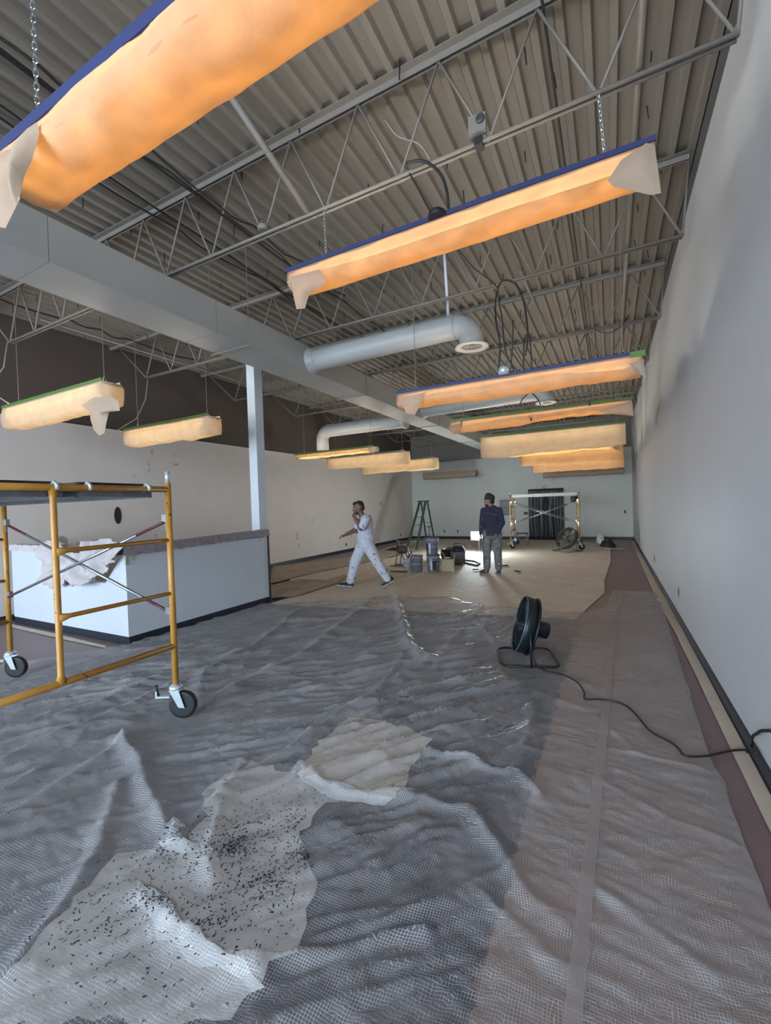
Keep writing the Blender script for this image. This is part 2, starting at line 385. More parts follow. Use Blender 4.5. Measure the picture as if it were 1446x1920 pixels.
for x_, z_, y0_, y1_, sd, r_, lab in ((-2.70,3.92,.6,10,1,.010,'black cable draped on the joist chords, drooping between them'),
     (-2.62,3.90,.6,4.2,5,.008,'second black cable running beside the drooping one, near the first joist'),
     (-3.88,4.44,.9,6.4,9,.010,'dark conduit cable high above the long duct, outer of the pair'),
     (-3.80,4.44,.9,6.4,13,.010,'dark conduit cable high above the long duct, inner of the pair'),
     (-3.30,4.42,.6,9,17,.008,'single black cable under the deck between duct and near light'),
     (-7.0,4.40,2.0,6,21,.012,'dark cable tight under the deck in the left bay')):
    tag(MB().tube(wob(x_,z_,y0_,y1_,.09,.05,sd), r_, 6).build('cable', M_cable, None, True), lab, 'cable')
# motion sensor box clamped on the nearest joist
t = empty('sensor_box', 'small white sensor box with round lens clamped on the nearest joist', 'sensor', None, (-.70,2.80,ZB))
part('case', MB().box((-.70,2.79,3.93), (.11,.05,.11), .1), M_steel, t)
ls = part('lens', MB().lathe([(.028,0),(.028,.012),(.02,.018)], (-.675,2.764,3.945), 14, Matrix.Rotation(pi/2,3,'X')), M_lens, t)
part('clamp', MB().bb((-.72,2.77,3.80),(-.67,2.84,3.85)), M_black, t)
t = empty('junction_box', 'grey round junction box on the nearest joist beside the drooping cable', 'box', None, (-2.52,2.8,ZB))
part('case', MB().lathe([(.05,0),(.05,.04),(.03,.05)], (-2.52,2.8,ZB+.02), 14), M_steel, t); part('cover_plate', MB().bb((-2.55,2.76,ZB+.07),(-2.49,2.84,ZB+.08)), M_galv, t)
# ================================================================== DUCTS
DX0, DX1, DZ0, DZ1 = -4.05, -3.56, 3.37, 3.70
t = empty('supply_duct', 'long pale rectangular supply duct running the length of the room', 'duct', None, (DX1,YN,DZ0))
ys = [YN,.2,1.7,3.2,4.7,6.2,7.7,9.2,10.7,12.2,13.7,15.2,YE]
for a, b in zip(ys[:-1], ys[1:]):
    part('duct_section', MB().bb((DX0,a+.002,DZ0),(DX1,b-.002,DZ1)), M_duct, t)
for y in (3.6,6.2,9.6,12.8):
    h = empty('duct_hanger', f'thin rod trapeze hanger under the long duct, {["nearest one","near the round branch duct","beyond the second branch duct","farthest one"][(3.6,6.2,9.6,12.8).index(y)]}', 'hanger', 'duct hangers', (DX0,y,DZ0))
    part('strut', MB().tube([(DX0-.06,y,DZ0-.015),(DX1+.06,y,DZ0-.015)], .007, 6), M_steel, h)
    for xx in (DX0-.05, DX1+.05): part('hanger_rod', MB().tube([(xx,y,DZ0-.03),(xx,y,ZT)], .004, 5), M_steel, h)
def branch(pts, r, lab, diff=None):
    t = empty('branch_duct', lab, 'duct', None, pts[0])
    m = MB(); dense = []
    P_ = [Vector(p) for p in pts]
    # rounded elbow
    if len(P_) == 3:
        a, b, c = P_; R = .20; d1 = (a-b).normalized(); d2 = (c-b).normalized(); s0 = b+d1*R; s1 = b+d2*R; cen = s0+d2*R
        dense = [a, s0]
        arc = [cen + (s0-cen)*cos(q*pi/2/5) + (s1-cen)*sin(q*pi/2/5) for q in range(0,6)]
        part('straight_run', MB().tube([a, s0], r, 28, False), M_duct, t, True)
        part('elbow', MB().tube(arc+[c], r, 28), M_duct, t, True)
        tt = (a-b).normalized()
        part('seam_ring', MB().tube([s0+tt*.012, s0-tt*.012], r+.006, 28), M_duct, t)
    else: part('straight_run', MB().tube(P_, r, 28), M_duct, t, True)
    a, b = P_[0], P_[1]; tt = (b-a).normalized()
    part('collar', MB().tube([a, a+tt*.10], [r+.035, r+.004], 28), M_duct, t)
    if diff:
        c = P_[-1]
        part('diffuser', MB().lathe([(r,.01),(r+.05,0),(r+.055,-.015),(r+.0,-.02),(r-.02,0),(r-.03,.03)], c, 28, cap=False), M_duct, t, True)
        for q, rr in enumerate((.09,.06,.03)): part('diffuser_ring', MB().lathe([(rr,.02),(rr+.012,-.008+q*.002),(rr+.008,-.01),(rr-.006,.018)], c, 24, cap=False), M_steel, t, True)
        part('throat', MB().lathe([(r-.01,.02),(r-.01,.022)], c, 24), M_black, t)
    return t
branch([(DX1-.01,4.80,3.52),(-1.36,4.86,3.56),(-1.36,4.86,3.30)], .135, 'round branch duct with elbow and round diffuser, nearest right of the long duct', True)
branch([(DX1-.01,8.75,3.55),(-1.05,8.75,3.58),(-1.05,8.75,3.38)], .14, 'second round branch duct, behind the blue-taped light', True)
branch([(DX0+.01,8.9,3.42),(-6.35,8.9,3.42),(-6.35,8.9,2.95)], .15, 'round branch duct going left and turning down above the left lights', False)
tag(MB().tube([(-1.62,4.84,3.70),(-1.62,4.76,ZT-.02)], .017, 8).build('hanger_pipe', M_post, None, True), 'white vertical hanger pipe holding the nearest round branch duct', 'pipe')
tag(MB().tube([(-7.0,YE-.06,3.33),(-3.8,YE-.06,3.33)], .02, 8).build('wall_pipe', M_post, None, True), 'thin white pipe running level across the far wall', 'pipe')
# ================================================================== POST AND COUNTER
struct(MB().bb((-5.30,5.34,0),(-5.13,5.52,ZT)).build('trim_3', M_post))
t = empty('reception_counter', 'white half-wall counter in an L with a cut-down middle, left of the room', 'counter', None, (-5.0,3.0,0))
part('front_panel', MB().bb((-7.72,3.03,.10),(-6.86,3.14,1.10)), M_counter, t)
part('front_panel', MB().bb((-6.86,3.03,.10),(-5.0,3.14,.71)), M_counter, t)
# sloped upright right of the cut-out
part('front_panel', MB().add([(-5.42,3.03,.71),(-5.0,3.03,.71),(-5.0,3.03,1.06),(-5.05,3.03,1.06),(-5.42,3.14,.71),(-5.0,3.14,.71),(-5.0,3.14,1.06),(-5.05,3.14,1.06)], [(0,1,2,3),(7,6,5,4),(0,4,5,1),(1,5,6,2),(2,6,7,3),(3,7,4,0)]), M_counter, t)
part('side_panel', MB().bb((-5.11,3.14,.10),(-5.0,5.36,1.08)), M_counter, t)
part('kick_board', MB().bb((-7.72,3.035,0),(-5.0,3.13,.10)), M_base, t)
part('kick_board', MB().bb((-5.10,3.13,0),(-5.004,5.36,.10)), M_base, t)
part('edge_strip', MB().bb((-5.004,5.36,0),(-4.985,5.39,1.14)), M_black, t)
m = MB(); rn = random.Random(3); n = 46
for i in range(n):
    y = 3.0+(5.40-3.0)*i/(n-1); j = lambda: rn.uniform(-.006,.006)
    zt = 1.15+.055*(i/n)
    m.v += [(-5.13+j(),y,zt-.10+j()),(-5.12+j(),y,zt+j()),(-4.985+j(),y,zt+j()*.5),(-4.975+j(),y,zt-.105+.006*sin(i*2.1)+j())]
for i in range(n-1):
    for k in range(3): a = i*4+k; m.f.append((a,a+1,a+5,a+4))
o = m.build('ledge_wrap', M_wrap); sol = o.modifiers.new('s','SOLIDIFY'); sol.thickness = .004
tag(o, 'crinkled plastic film wrapped along the counter ledge up to the white post', 'plastic film')
m = MB()
for i in range(16):
    x = -7.74+(.90)*i/15; j = lambda: rn.uniform(-.008,.008)
    m.v += [(x,3.015+j(),1.06+j()),(x,3.02+j(),1.14+j()),(x,3.16+j(),1.14+j()),(x,3.17+j(),1.06+j())]
for i in range(15):
    for k in range(3): a = i*4+k; m.f.append((a,a+1,a+5,a+4))
o = m.build('ledge_wrap', M_crumple); sol = o.modifiers.new('s','SOLIDIFY'); sol.thickness = .004
tag(o, 'pale paper folded over the left end of the white counter', 'paper')
for nm, px, py, h, lab in (('tape_strip',236,1044,.10,'bit of masking tape on the counter corner by the cut-out'),('tape_strip',247,1040,.07,'masking tape tab hanging just right of the counter corner'),('tape_strip',487,1005,.09,'masking tape tab at the far end of the counter ledge')):
    p = at(px,py,0,-4.985) if px > 240 else at(px,py,1,3.022)
    if px > 240: o = MB().bb((p.x,p.y-.012,p.z-h),(p.x+.003,p.y+.012,p.z)).build(nm, M_masktape)
    else: o = MB().bb((p.x-.03,p.y-.003,p.z-h),(p.x,p.y,p.z)).build(nm, M_masktape)
    tag(o, lab, 'tape')
# crumpled paper pushed through the cut-out
def crumple(poly_px, yp, name, lab, amp, seed, thick=.05):
    """paper draped in folds: built as a folded grid inside an outline at its own depth"""
    pts = [at(px,py,1,yp) for px, py in poly_px]
    xs = [p.x for p in pts]; zs = [p.z for p in pts]
    N = 34; f1, f2 = noise2(seed), noise2(seed+4)
    x0, x1, za, zb = min(xs), max(xs), min(zs), max(zs)
    def inside(x, z):
        c = False
        for i in range(len(pts)):
            a, b = pts[i], pts[i-1]
            if (a.z > z) != (b.z > z) and x < (b.x-a.x)*(z-a.z)/(b.z-a.z)+a.x: c = not c
        return c
    V = {}; m = MB()
    for i in range(N+1):
        for j in range(N+1):
            x = x0+(x1-x0)*i/N; z = za+(zb-za)*j/N
            h = abs(float(f1(np.array(x*6+z*3), np.array(z*4-x*2)))-.5)*2*amp + float(f2(np.array(x*17), np.array(z*14+x*6)))*amp*.4
            V[i,j] = len(m.v); m.v.append((x, yp-h+thick*(z-za)/(zb-za+1e-6), z))
    for i in range(N):
        for j in range(N):
            x = x0+(x1-x0)*(i+.5)/N; z = za+(zb-za)*(j+.5)/N
            if inside(x, z): m.f.append((V[i,j],V[i+1,j],V[i+1,j+1],V[i,j+1]))
    o = m.build(name, M_crumple, None, True); s = o.modifiers.new('s','SOLIDIFY'); s.thickness = .004
    return tag(o, lab, 'paper')
crumple([(78,1014),(112,1012),(150,1040),(148,1075),(135,1098),(108,1100),(84,1078),(82,1045)], 3.05, 'crumpled_paper', 'crumpled masking paper bunched at the left of the counter cut-out', .16, 11)
crumple([(165,1014),(205,1010),(232,1020),(232,1040),(200,1078),(178,1094),(148,1096),(140,1080),(150,1050)], 3.00, 'crumpled_paper', 'large crumpled pale paper folded over the right of the counter cut-out', .16, 21)
# trim and stub wall left of the counter
struct(MB().bb((-7.95,3.5,0),(-7.80,3.62,1.05)).build('trim_4', M_counter))
# plug holes and plates on the walls
tag(MB().lathe([(.075,0),(.080,.008),(.07,.012)], (XL,4.71,1.51), 24, Matrix.Rotation(pi/2,3,'Y')@Matrix.Diagonal((1.95,.82,1))).build('wall_opening', M_black), 'black oval opening in the left wall above the counter', 'opening')
def plate(x, y, z, ax, lab, dark=True, w=.07, h=.115):
    t = empty('wall_plate', lab, 'outlet', None, (x,y,z))
    m, n = MB(), MB()
    if ax == 1: m.bb((x-w/2,y-.008,z-h/2),(x+w/2,y,z+h/2)); n.bb((x-w/4,y-.012,z-h/4),(x+w/4,y-.006,z+h/4))
    elif x > 0: m.bb((x-.008,y-w/2,z-h/2),(x,y+w/2,z+h/2)); n.bb((x-.012,y-w/4,z-h/4),(x-.006,y+w/4,z+h/4))
    else: m.bb((x,y-w/2,z-h/2),(x+.008,y+w/2,z+h/2)); n.bb((x+.006,y-w/4,z-h/4),(x+.012,y+w/4,z+h/4))
    part('plate', m, M_steel, t); part('socket', n, M_black, t)
plate(-6.47,YE,.31,1,'outlet low on the far wall, left of the bright work light')
plate(-5.87,YE,.31,1,'outlet low on the far wall, closest to the bright work light')
plate(-3.02,YE,1.02,1,'dark switch plate on the far wall left of the dark curtain', w=.16)
plate(-1.14,YE,1.0,1,'switch plate on the far wall right of the dark curtain')
plate(.45,YE,1.0,1,'switch plate on the far wall nearest the right corner')
p = at(1274,1110,0,XR); plate(XR,p.y,p.z,0,'outlet box low on the right wall, nearest one')
p = at(1228,1048,0,XR); plate(XR,p.y,p.z,0,'outlet low on the right wall, farther one')
p = at(649,1021,0,XL); plate(XL,p.y,p.z,0,'outlet on the left wall beside the walking man')
p = at(751,1003,0,XL); plate(XL,p.y,p.z,0,'outlet on the left wall left of the green ladder')
tag(MB().tube([(-2.29+.06*cos(a*pi/8),YE-.01,2.03+.06*sin(a*pi/8)) for a in range(16)], .008, 6, closed=True).build('wall_ring', M_black, None, True), 'small dark ring on the far wall above the dark curtain', 'ring')
t = empty('electrical_panel', 'grey electrical panel on the far wall behind the standing man', 'panel', None, (-3.8,YE,.95))
part('cabinet', MB().bb((-4.02,YE-.10,.97),(-3.55,YE,1.58)), M_steel, t); part('panel_door', MB().bb((-3.99,YE-.115,1.28),(-3.58,YE-.10,1.55)), M_housing, t)
part('panel_door', MB().bb((-3.99,YE-.115,1.0),(-3.58,YE-.10,1.25)), M_housing, t)
struct(MB().bb((-4.15,YE-.02,.09),(-3.58,YE,.95)).build('trim_5', M_post))
# dark plastic curtain over the far doorway
struct(MB().bb((-2.86,YE-.02,0),(-1.63,YE-.004,1.93)).build('door_1', M_trimdark))
m = MB(); nx, nz = 60, 20; fn = noise2(31)
for j in range(nz+1):
    for i in range(nx+1):
        u, v = i/nx, j/nz
        d = .025*sin(u*38+3*float(fn(np.array(u*5),np.array(v*2))))*(1-v*.6) + .10*max(0,1-abs(u-.5)/(.05+.28*(1-v)))*(v < .78)
        m.v.append((-2.90+1.30*u, YE-.06-d, .015+1.95*v))
for j in range(nz):
    for i in range(nx): a = j*(nx+1)+i; m.f.append((a,a+1,a+nx+2,a+nx+1))
o = m.build('plastic_curtain', M_film, None, True); o.modifiers.new('s','SOLIDIFY').thickness = .002
tag(o, 'dark grey plastic curtain taped over the far doorway', 'curtain')
# ================================================================== LIGHT FIXTURES
def chain(a, b, parent, m=M_galv, link=.035):
    a, b = Vector(a), Vector(b); n = max(2, int((b-a).length/(link*.8))); mb = MB(); d = (b-a).normalized()
    s1 = d.orthogonal().normalized(); s2 = d.cross(s1)
    for i in range(n):
        c = a+(b-a)*((i+.5)/n); s = s1 if i % 2 else s2
        mb.tube([c+d*link*.5*cos(q*pi/4)+s*link*.26*sin(q*pi/4) for q in range(8)], .0028, 4, closed=True)
    return part('chain', mb, m, parent)
def fixture(xl, xr, y, z, h, lab, tape, sag=.05, lit=True, seed=0, w=.30, mat_=None, hang='cable', flaps=(), hmod=None, group='paper-wrapped strip lights', ends=(1,1), tape_h=.016, overlap=0):
    """z = top of fixture; the paper wraps the housing from front top edge round below to the back"""
    t = empty('strip_light', lab, 'light', group, ((xl+xr)/2, y, z))
    part('housing', MB().bb((xl+.01,y-w/2+.012,z-.035),(xr-.01,y+w/2-.012,z-.01)).bb((xl+.01,y-w/2+.004,z-.03),(xr-.01,y-w/2+.012,z+.024)).bb((xl+.01,y+w/2-.012,z-.03),(xr-.01,y+w/2-.004,z+.024)), M_housing, t)
    jn = min(JY, key=lambda q: abs(q-y))
    for s in (-1,1):
        tb = part('tube', MB().tube([(xl+.08,y+s*w*.22,z-.065),(xr-.08,y+s*w*.22,z-.065)], .014, 8), M_tube if lit else M_tubeoff, t, True)
    if lit: part('added_uplight', MB().tube([(xl+.10,y,z+.001),(xr-.10,y,z+.001)], .010, 8), M_adduplight, t, True)  # unseen tube added on top of the housing to light the deck and room
    # paper trough
    nx = 72; f1, f2, f3 = noise1(seed*3+1), noise1(seed*3+2), noise2(seed+50)
    K = 15; m = MB(); mp = mat_ or M_paper
    for i in range(nx+1):
        u = i/nx; x = xl+(xr-xl)*u
        hh = (hmod(u) if hmod else h)*(1+.10*(float(f1(np.array(u*7)))-.5)) + .02
        sg = sag*(.3+.9*float(f2(np.array(u*5.3))))
        for k in range(K):
            v = k/(K-1)
            if v < .3: q = v/.3; yy = -w/2-.006-.018*sin(q*pi); zz = -.004-hh*q
            elif v <= .7: q = (v-.3)/.4; yy = -w/2+w*q; zz = -.004-hh-sg*sin(q*pi)
            else: q = (v-.7)/.3; yy = w/2+.006+.018*sin(q*pi); zz = -.004-hh*(1-q)
            wr = (float(f3(np.array(x*9+v*5), np.array(v*6-x*3)))-.5)*.034*min(1, min(v,1-v)*12)
            m.v.append((x, y+yy+wr*.9, z+zz+wr*.7))
    for i in range(nx):
        for k in range(K-1): a = i*K+k; m.f.append((a,a+1,a+K+1,a+K))
    for e, i in ((ends[0],0),(ends[1],nx)):
        if e: m.f.append(tuple(i*K+k for k in range(K)))
    o = part('masking_paper', m, mp, t, True)
    if overlap:
        f4 = noise1(seed*3+77); m = MB(); idx = {}; src = o.data; base = [v.co.copy() for v in src.vertices]
        for i in range(nx+1):
            v0 = 1.2+overlap*3.6*float(f4(np.array(i/nx*3.1))) if 3 < i < nx-3 else 3
            for k in range(10):
                kk = v0+(K-1.6-v0)*k/9; k0 = min(int(kk),K-2); q = kk-k0
                p = base[i*K+k0].lerp(base[i*K+k0+1], q); dz = Vector((0,(-.006 if kk < 5 else (.006 if kk > 9 else 0)),-.007)); m.v.append(tuple(p+dz))
        for i in range(nx):
            for k in range(9): a = i*10+k; m.f.append((a,a+1,a+11,a+10))
        m.build('paper_overlap', M_paperfold, t, True)
    if tape is not None:
        part('tape_edge', MB().bb((xl-.01,y-w/2-.014,z+.012-tape_h),(xr+.01,y-w/2-.002,z+.026)), tape, t)
    if hang == 'chain':
        for xx in (xl+.30, xr-.22): chain((xx,y,z-.012),(xx-.03,jn-.02,ZB), t)
    elif hang == 'chainup':
        for xx in (xl+.12, xr-.60): chain((xx,y,z-.012),(xx,y,ZT), t)
    elif hang == 'cable':
        for xx in (xl+.18, xr-.14):
            part('hanger_cable', MB().tube([(xx,y,z+.10),(xx,y,ZT)], .0035, 5), M_steel, t)
            part('hanger_yoke', MB().tube([(xx-.06,y,z-.012),(xx,y,z+.10),(xx+.06,y,z-.012)], .0035, 5), M_steel, t)
    for fl in flaps:
        px, dy, mm = fl[0], fl[1], (fl[2] if len(fl) > 2 else mp)
        P3 = [at(a,b,1,y-w/2-.035) for a, b in px]; c = sum(P3, Vector())/len(P3)
        mb = MB(); vs = []; R_ = 4
        # rings from centre outward give the flap a bowed face
        for r in range(R_+1):
            for p in P3:
                q = c+(p-c)*(r/R_); vs.append(q+Vector((0,-.05*(1-(r/R_)**2),0)))
        n = len(P3); fs = [(r*n+i, r*n+(i+1)%n, (r+1)*n+(i+1)%n, (r+1)*n+i) for r in range(1,R_) for i in range(n)] + [tuple(n+i for i in range(n))[::-1]]
        mb.add(vs, fs); part('paper_flap', mb, mm, t, True)
    return t
B, G = M_tapeB, M_tapeG
GR, GL = 'paper-wrapped strip lights right of the duct', 'paper-wrapped strip lights left of the duct'
fixture(-2.22,.10,.985,3.03,.08,'large near strip light in orange paper with blue tape, top left of the view',B,.03,seed=1,w=.20,overlap=.5,hang='chainup',group=GR,tape_h=.03,
    flaps=[([(-40,300),(22,278),(60,300),(30,350),(38,372),(10,428),(-30,420)],-.20,M_paper2),([(52,252),(70,228),(74,250),(60,300),(46,330),(34,380),(28,392),(30,350),(36,310)],-.24,M_paper3)])
fixture(-2.18,.24,2.77,3.36,.085,'long strip light in glowing orange paper with blue tape, upper right, drooping corners',B,.03,seed=2,w=.19,overlap=1.0,hang='chain',group=GR,
    flaps=[([(546,518),(600,505),(612,530),(580,552),(572,578),(556,580),(550,555)],-.13,M_paper2),([(1165,300),(1212,268),(1228,272),(1240,362),(1222,366),(1150,350),(1140,338)],-.13,M_paper3)])
fixture(-2.16,.27,4.66,2.81,.11,'strip light with blue tape and a green tape end, hanging behind the nearest branch duct',B,.05,seed=3,w=.26,overlap=.9,group=GR,
    flaps=[([(748,745),(800,735),(788,760),(778,778),(762,775)],-.15,M_paper2),([(1180,682),(1207,672),(1212,710),(1195,698)],-.15,M_paper3)])
fixture(-2.19,.27,6.62,2.80,.10,'strip light with green tape edge and three dark clips, fourth counting from the camera',G,.05,seed=4,w=.28,overlap=1.0,group=GR,hmod=lambda u:.10-.05*u,mat_=M_paper,
    flaps=[([(842,800),(868,792),(862,808),(852,815),(844,808)],-.17),([(1120,770),(1186,752),(1188,780),(1172,778),(1140,776)],-.17,M_paper2)])
fixture(-2.32,.26,8.88,2.85,.38,'tallest pale paper drape on a green-taped strip light, right row',G,.02,seed=5,w=.30,group=GR,mat_=M_paper2,hmod=lambda u:.40-.06*u)
fixture(-2.40,.12,11.0,2.76,.07,'thin sagging strip light between two tall drapes, right row',None,.05,seed=6,w=.20,group=GR,
    flaps=[([(938,848),(946,845),(950,852),(944,858),(938,855)],-.12,M_paperfold),([(1148,838),(1166,834),(1166,846),(1154,843)],-.12,M_paperfold)])
fixture(-2.15,.30,12.2,2.80,.30,'tall orange paper drape on a strip light, sixth of the right row',None,.02,seed=7,w=.28,group=GR)
fixture(-2.15,.36,14.2,2.72,.30,'tall orange drape behind the others, last lit strip light on the right',None,.02,seed=8,w=.28,group=GR,mat_=M_paper)
fixture(-2.15,.42,16.6,2.62,.26,'unlit brown paper-wrapped strip light near the far wall, above the dark curtain',None,.02,lit=False,seed=9,w=.28,mat_=M_paper3,group='unlit wrapped strip lights')
fixture(-7.12,-4.86,2.88,2.99,.24,'pale paper strip light with torn hanging strip and green tape, nearest on the left',G,.03,seed=10,w=.21,group=GL,mat_=M_paper2,
    flaps=[([(152,760),(176,745),(205,742),(222,752),(225,770),(205,772),(200,790),(196,812),(186,817),(176,806),(170,788),(168,772)],-.22,M_paper2)])
fixture(-6.72,-4.84,4.25,2.84,.22,'short pale paper strip light with green tape, second on the left',G,.03,seed=11,w=.22,group=GL,mat_=M_paper2)
fixture(-6.72,-4.56,8.40,2.82,.05,'thin sagging strip light under the down-turned branch duct',G,.04,seed=12,w=.24,group=GL,
    flaps=[([(690,838),(704,837),(708,844),(700,850),(692,847)],-.13,M_paperfold)])
fixture(-6.72,-4.42,9.75,2.84,.26,'pale box-shaped paper strip light, left row, second from the far end of the lit ones',None,.02,seed=13,w=.30,group=GL,mat_=M_paper2)
fixture(-6.75,-4.36,11.6,2.83,.28,'pale paper strip light, farthest lit one of the left row',None,.03,seed=14,w=.30,group=GL,mat_=M_paper2)
fixture(-6.95,-4.70,16.9,2.80,.20,'unlit brown paper-wrapped strip light near the far wall, left side',None,.04,lit=False,seed=15,w=.28,mat_=M_paper3,group='unlit wrapped strip lights')
# clips on the green-taped light, green tape end, metal can and feeder cables
for px, py, l in ((866,795,'left'),(996,784,'middle'),(1106,757,'right')):
    p = at(px,py,1,6.475); tag(MB().bb((p.x-.010,p.y-.02,p.z-.04),(p.x+.010,p.y,p.z+.04)).build('clip', M_black), f'dark clip pinching the paper of the green-taped light, {l} one of three', 'clip', 'paper clips')
p = at(1196,664,1,4.51); tag(MB().bb((p.x-.06,p.y-.005,p.z-.02),(p.x+.06,p.y+.02,p.z+.03)).build('tape_patch', M_tapeG), 'bright green tape patch on the right end of a blue-taped light', 'tape')
def cable_px(pxs, axis, v, r, lab, m=M_cable, nm='cable', dv=None):
    P_ = [at(a,b,axis,v if dv is None else dv[i]) for i, (a,b) in enumerate(pxs)]
    D = []
    for i in range(len(P_)-1):
        p0, p1, p2, p3 = P_[max(i-1,0)], P_[i], P_[i+1], P_[min(i+2,len(P_)-1)]
        for q in range(5):
            s = q/5; D.append(.5*((2*p1)+(p2-p0)*s+(2*p0-5*p1+4*p2-p3)*s*s+(3*p1-p0-3*p2+p3)*s**3))
    D.append(P_[-1])
    return tag(MB().tube(D, r, 7).build(nm, m, None, True), lab, 'cable')
cable_px([(762,306),(795,302),(825,325),(838,360),(842,400)],1,2.72,.010,'thick dark cable bundle arching off the nearest joist down to the long light', M_cable)
cable_px([(768,325),(785,355),(800,385),(812,405)],1,2.72,.006,'thin dark cable leaning down to the dome on the long light', M_cable)
cable_px([(722,225),(745,255),(785,270),(805,298)],1,2.82,.004,'thin painted cable sagging above the nearest joist', M_cablepaint)
tag(MB().lathe([(.06,0),(.055,.03),(.03,.05)], at(820,408,1,2.66), 16).build('dome_box', M_black, None, True), 'black dome box on top of the long orange light', 'box')
cable_px([(850,455),(885,500),(925,530),(935,545)],1,4.4,.007,'dark cable curving down from the long light toward the looped cables',dv=[2.80,3.4,4.1,4.68])
cable_px([(934,700),(938,650),(930,600),(930,560),(940,528),(960,528),(975,545),(985,580),(990,630),(985,668)],1,4.66,.009,'black cable looped over the second joist, large loop')
cable_px([(935,560),(942,600),(945,640),(950,665),(962,690),(964,700)],1,4.60,.007,'black cable hanging inside the large loop')
cable_px([(982,698),(982,660),(985,632),(992,628),(995,650),(998,694)],1,4.52,.007,'small black cable loop dropping to the second blue-taped light')
cable_px([(962,600),(962,630),(958,695)],1,4.56,.006,'straight black cable above the metal can')
cable_px([(1115,618),(1140,625),(1165,612),(1180,590)],1,6.6,.006,'short dark cable hooked under the third joist')
cable_px([(995,735),(980,748),(975,760)],1,6.4,.008,'left leg of the black cable loop above the green-taped light')
cable_px([(995,735),(1008,748),(1014,760)],1,6.4,.008,'right leg of the black cable loop above the green-taped light')
tag(MB().lathe([(.05,0),(.05,.06),(.035,.08)], (at(945,702,1,4.5)), 16).build('metal_can', M_zinc, None, True), 'small shiny metal can on top of the second blue-taped light', 'box')
for px, z_, lab in ((14,3.0,'painted cable hanging beside the left end of the nearest left light'),(277,2.85,'painted cable hanging to the second left light from the joist end')):
    a = at(px,640 if px < 100 else 712,1,2.83 if px < 100 else 4.70); 
    f = [(a.x,a.y,a.z),(a.x-.01,a.y-.05,a.z-.35),(a.x+.04,a.y-.25,a.z-.7),(a.x+.03,a.y-(.0 if px<100 else .55),z_+.02)]
    tag(MB().tube(f, .008, 6).build('cable', M_cablepaint, None, True), lab, 'cable')
# ================================================================== FLOOR COVERINGS
def flat(name, px, m, z, lab, cat='floor covering', world=False, wave=.004, seed=0, step=.08, thick=.003, rag=0):
    P_ = [Vector((a,b,z)) for a,b in px] if world else [at(a,b,2,z) for a,b in px]
    if rag:
        rr_ = random.Random(seed); Q = []
        for i in range(len(P_)):
            a, b = P_[i], P_[(i+1)%len(P_)]; d = b-a; n_ = max(1,int(d.length/.05)); nn = Vector((-d.y,d.x,0)).normalized()
            for k in range(n_): Q.append(a+d*(k/n_)+nn*rr_.uniform(-rag,rag)+d*(rr_.uniform(-.2,.2)/n_ if k else 0))
        P_ = Q
    for p in P_: p.x = max(p.x, XL+.03)
    xs = [p.x for p in P_]; ys_ = [p.y for p in P_]
    nx = max(2,int((max(xs)-min(xs))/step)); ny = max(2,int((max(ys_)-min(ys_))/step)); nx = min(nx,110); ny = min(ny,110)
    import bmesh
    bm = bmesh.new(); vs = [bm.verts.new(p) for p in P_]; f = bm.faces.new(vs)
    if f.normal.z < 0: f.normal_flip()
    for k in range(1,nx):
        x = min(xs)+(max(xs)-min(xs))*k/nx; bmesh.ops.bisect_plane(bm, geom=bm.verts[:]+bm.edges[:]+bm.faces[:], plane_co=(x,0,0), plane_no=(1,0,0))
    for k in range(1,ny):
        y = min(ys_)+(max(ys_)-min(ys_))*k/ny; bmesh.ops.bisect_plane(bm, geom=bm.verts[:]+bm.edges[:]+bm.faces[:], plane_co=(0,y,0), plane_no=(0,1,0))
    fn = noise2(seed+70); fn2 = noise2(seed+90)
    for v in bm.verts: v.co.z = z + wave*float(fn(np.array(v.co.x*3.1+40),np.array(v.co.y*2.3+40))) + wave*.5*float(fn2(np.array(v.co.x*9+40),np.array(v.co.y*11+40)))
    me = bpy.data.meshes.new(name); bm.normal_update(); bm.to_mesh(me); bm.free(); me.materials.append(m)
    me.polygons.foreach_set('use_smooth',[True]*len(me.polygons))
    o = bpy.data.objects.new(name, me); C.objects.link(o)
    return tag(o, lab, cat)
flat('floor_cloth', [(-1.7,-2),(-.42,-2),(-.40,3.6),(-.39,5.2),(-.9,4.6),(-1.6,2.9),(-1.85,1.8),(-1.8,1.3),(-1.7,.5)], M_greytarp, .004, 'darkest grey floor cloth, under the middle of the clear sheet', world=True, seed=1, step=.15, rag=.03)
flat('floor_cloth', [(-5.6,-2),(-1.6,-2),(-1.6,.5),(-1.7,1.8),(-1.5,2.9),(-.8,4.6),(-.38,5.1),(-.38,6.1),(-4.2,5.9),(-4.9,5.2),(-4.95,3.0),(-5.0,1.9),(-5.6,.9)], M_greycloth, .002, 'lighter grey floor cloth, under the left of the clear sheet', world=True, seed=1, step=.15)
flat('floor_paper', [(-.41,-2),(.50,-2),(.48,3.2),(.56,7.6),(-.12,7.7),(-.38,6.12),(-.40,3.6)], M_brownpaper, .003, 'brown floor paper under the right side of the clear sheet', world=True, seed=2, step=.15)
flat('kraft_paper', [(-7.35,8.5),(-7.2,9.9),(-6.9,12),(-7.2,14.5),(-6.9,17.2),(-1.2,17.3),(-.04,15.5),(-.04,11.5),(-.14,8.9),(-.12,7.72),(-.38,6.2),(-.42,5.9),(-4.3,5.3),(-4.9,5.25),(-4.9,5.9)], M_kraft, .005, 'tan kraft paper spread over the far half of the floor', world=True, seed=3, wave=.008, step=.12)
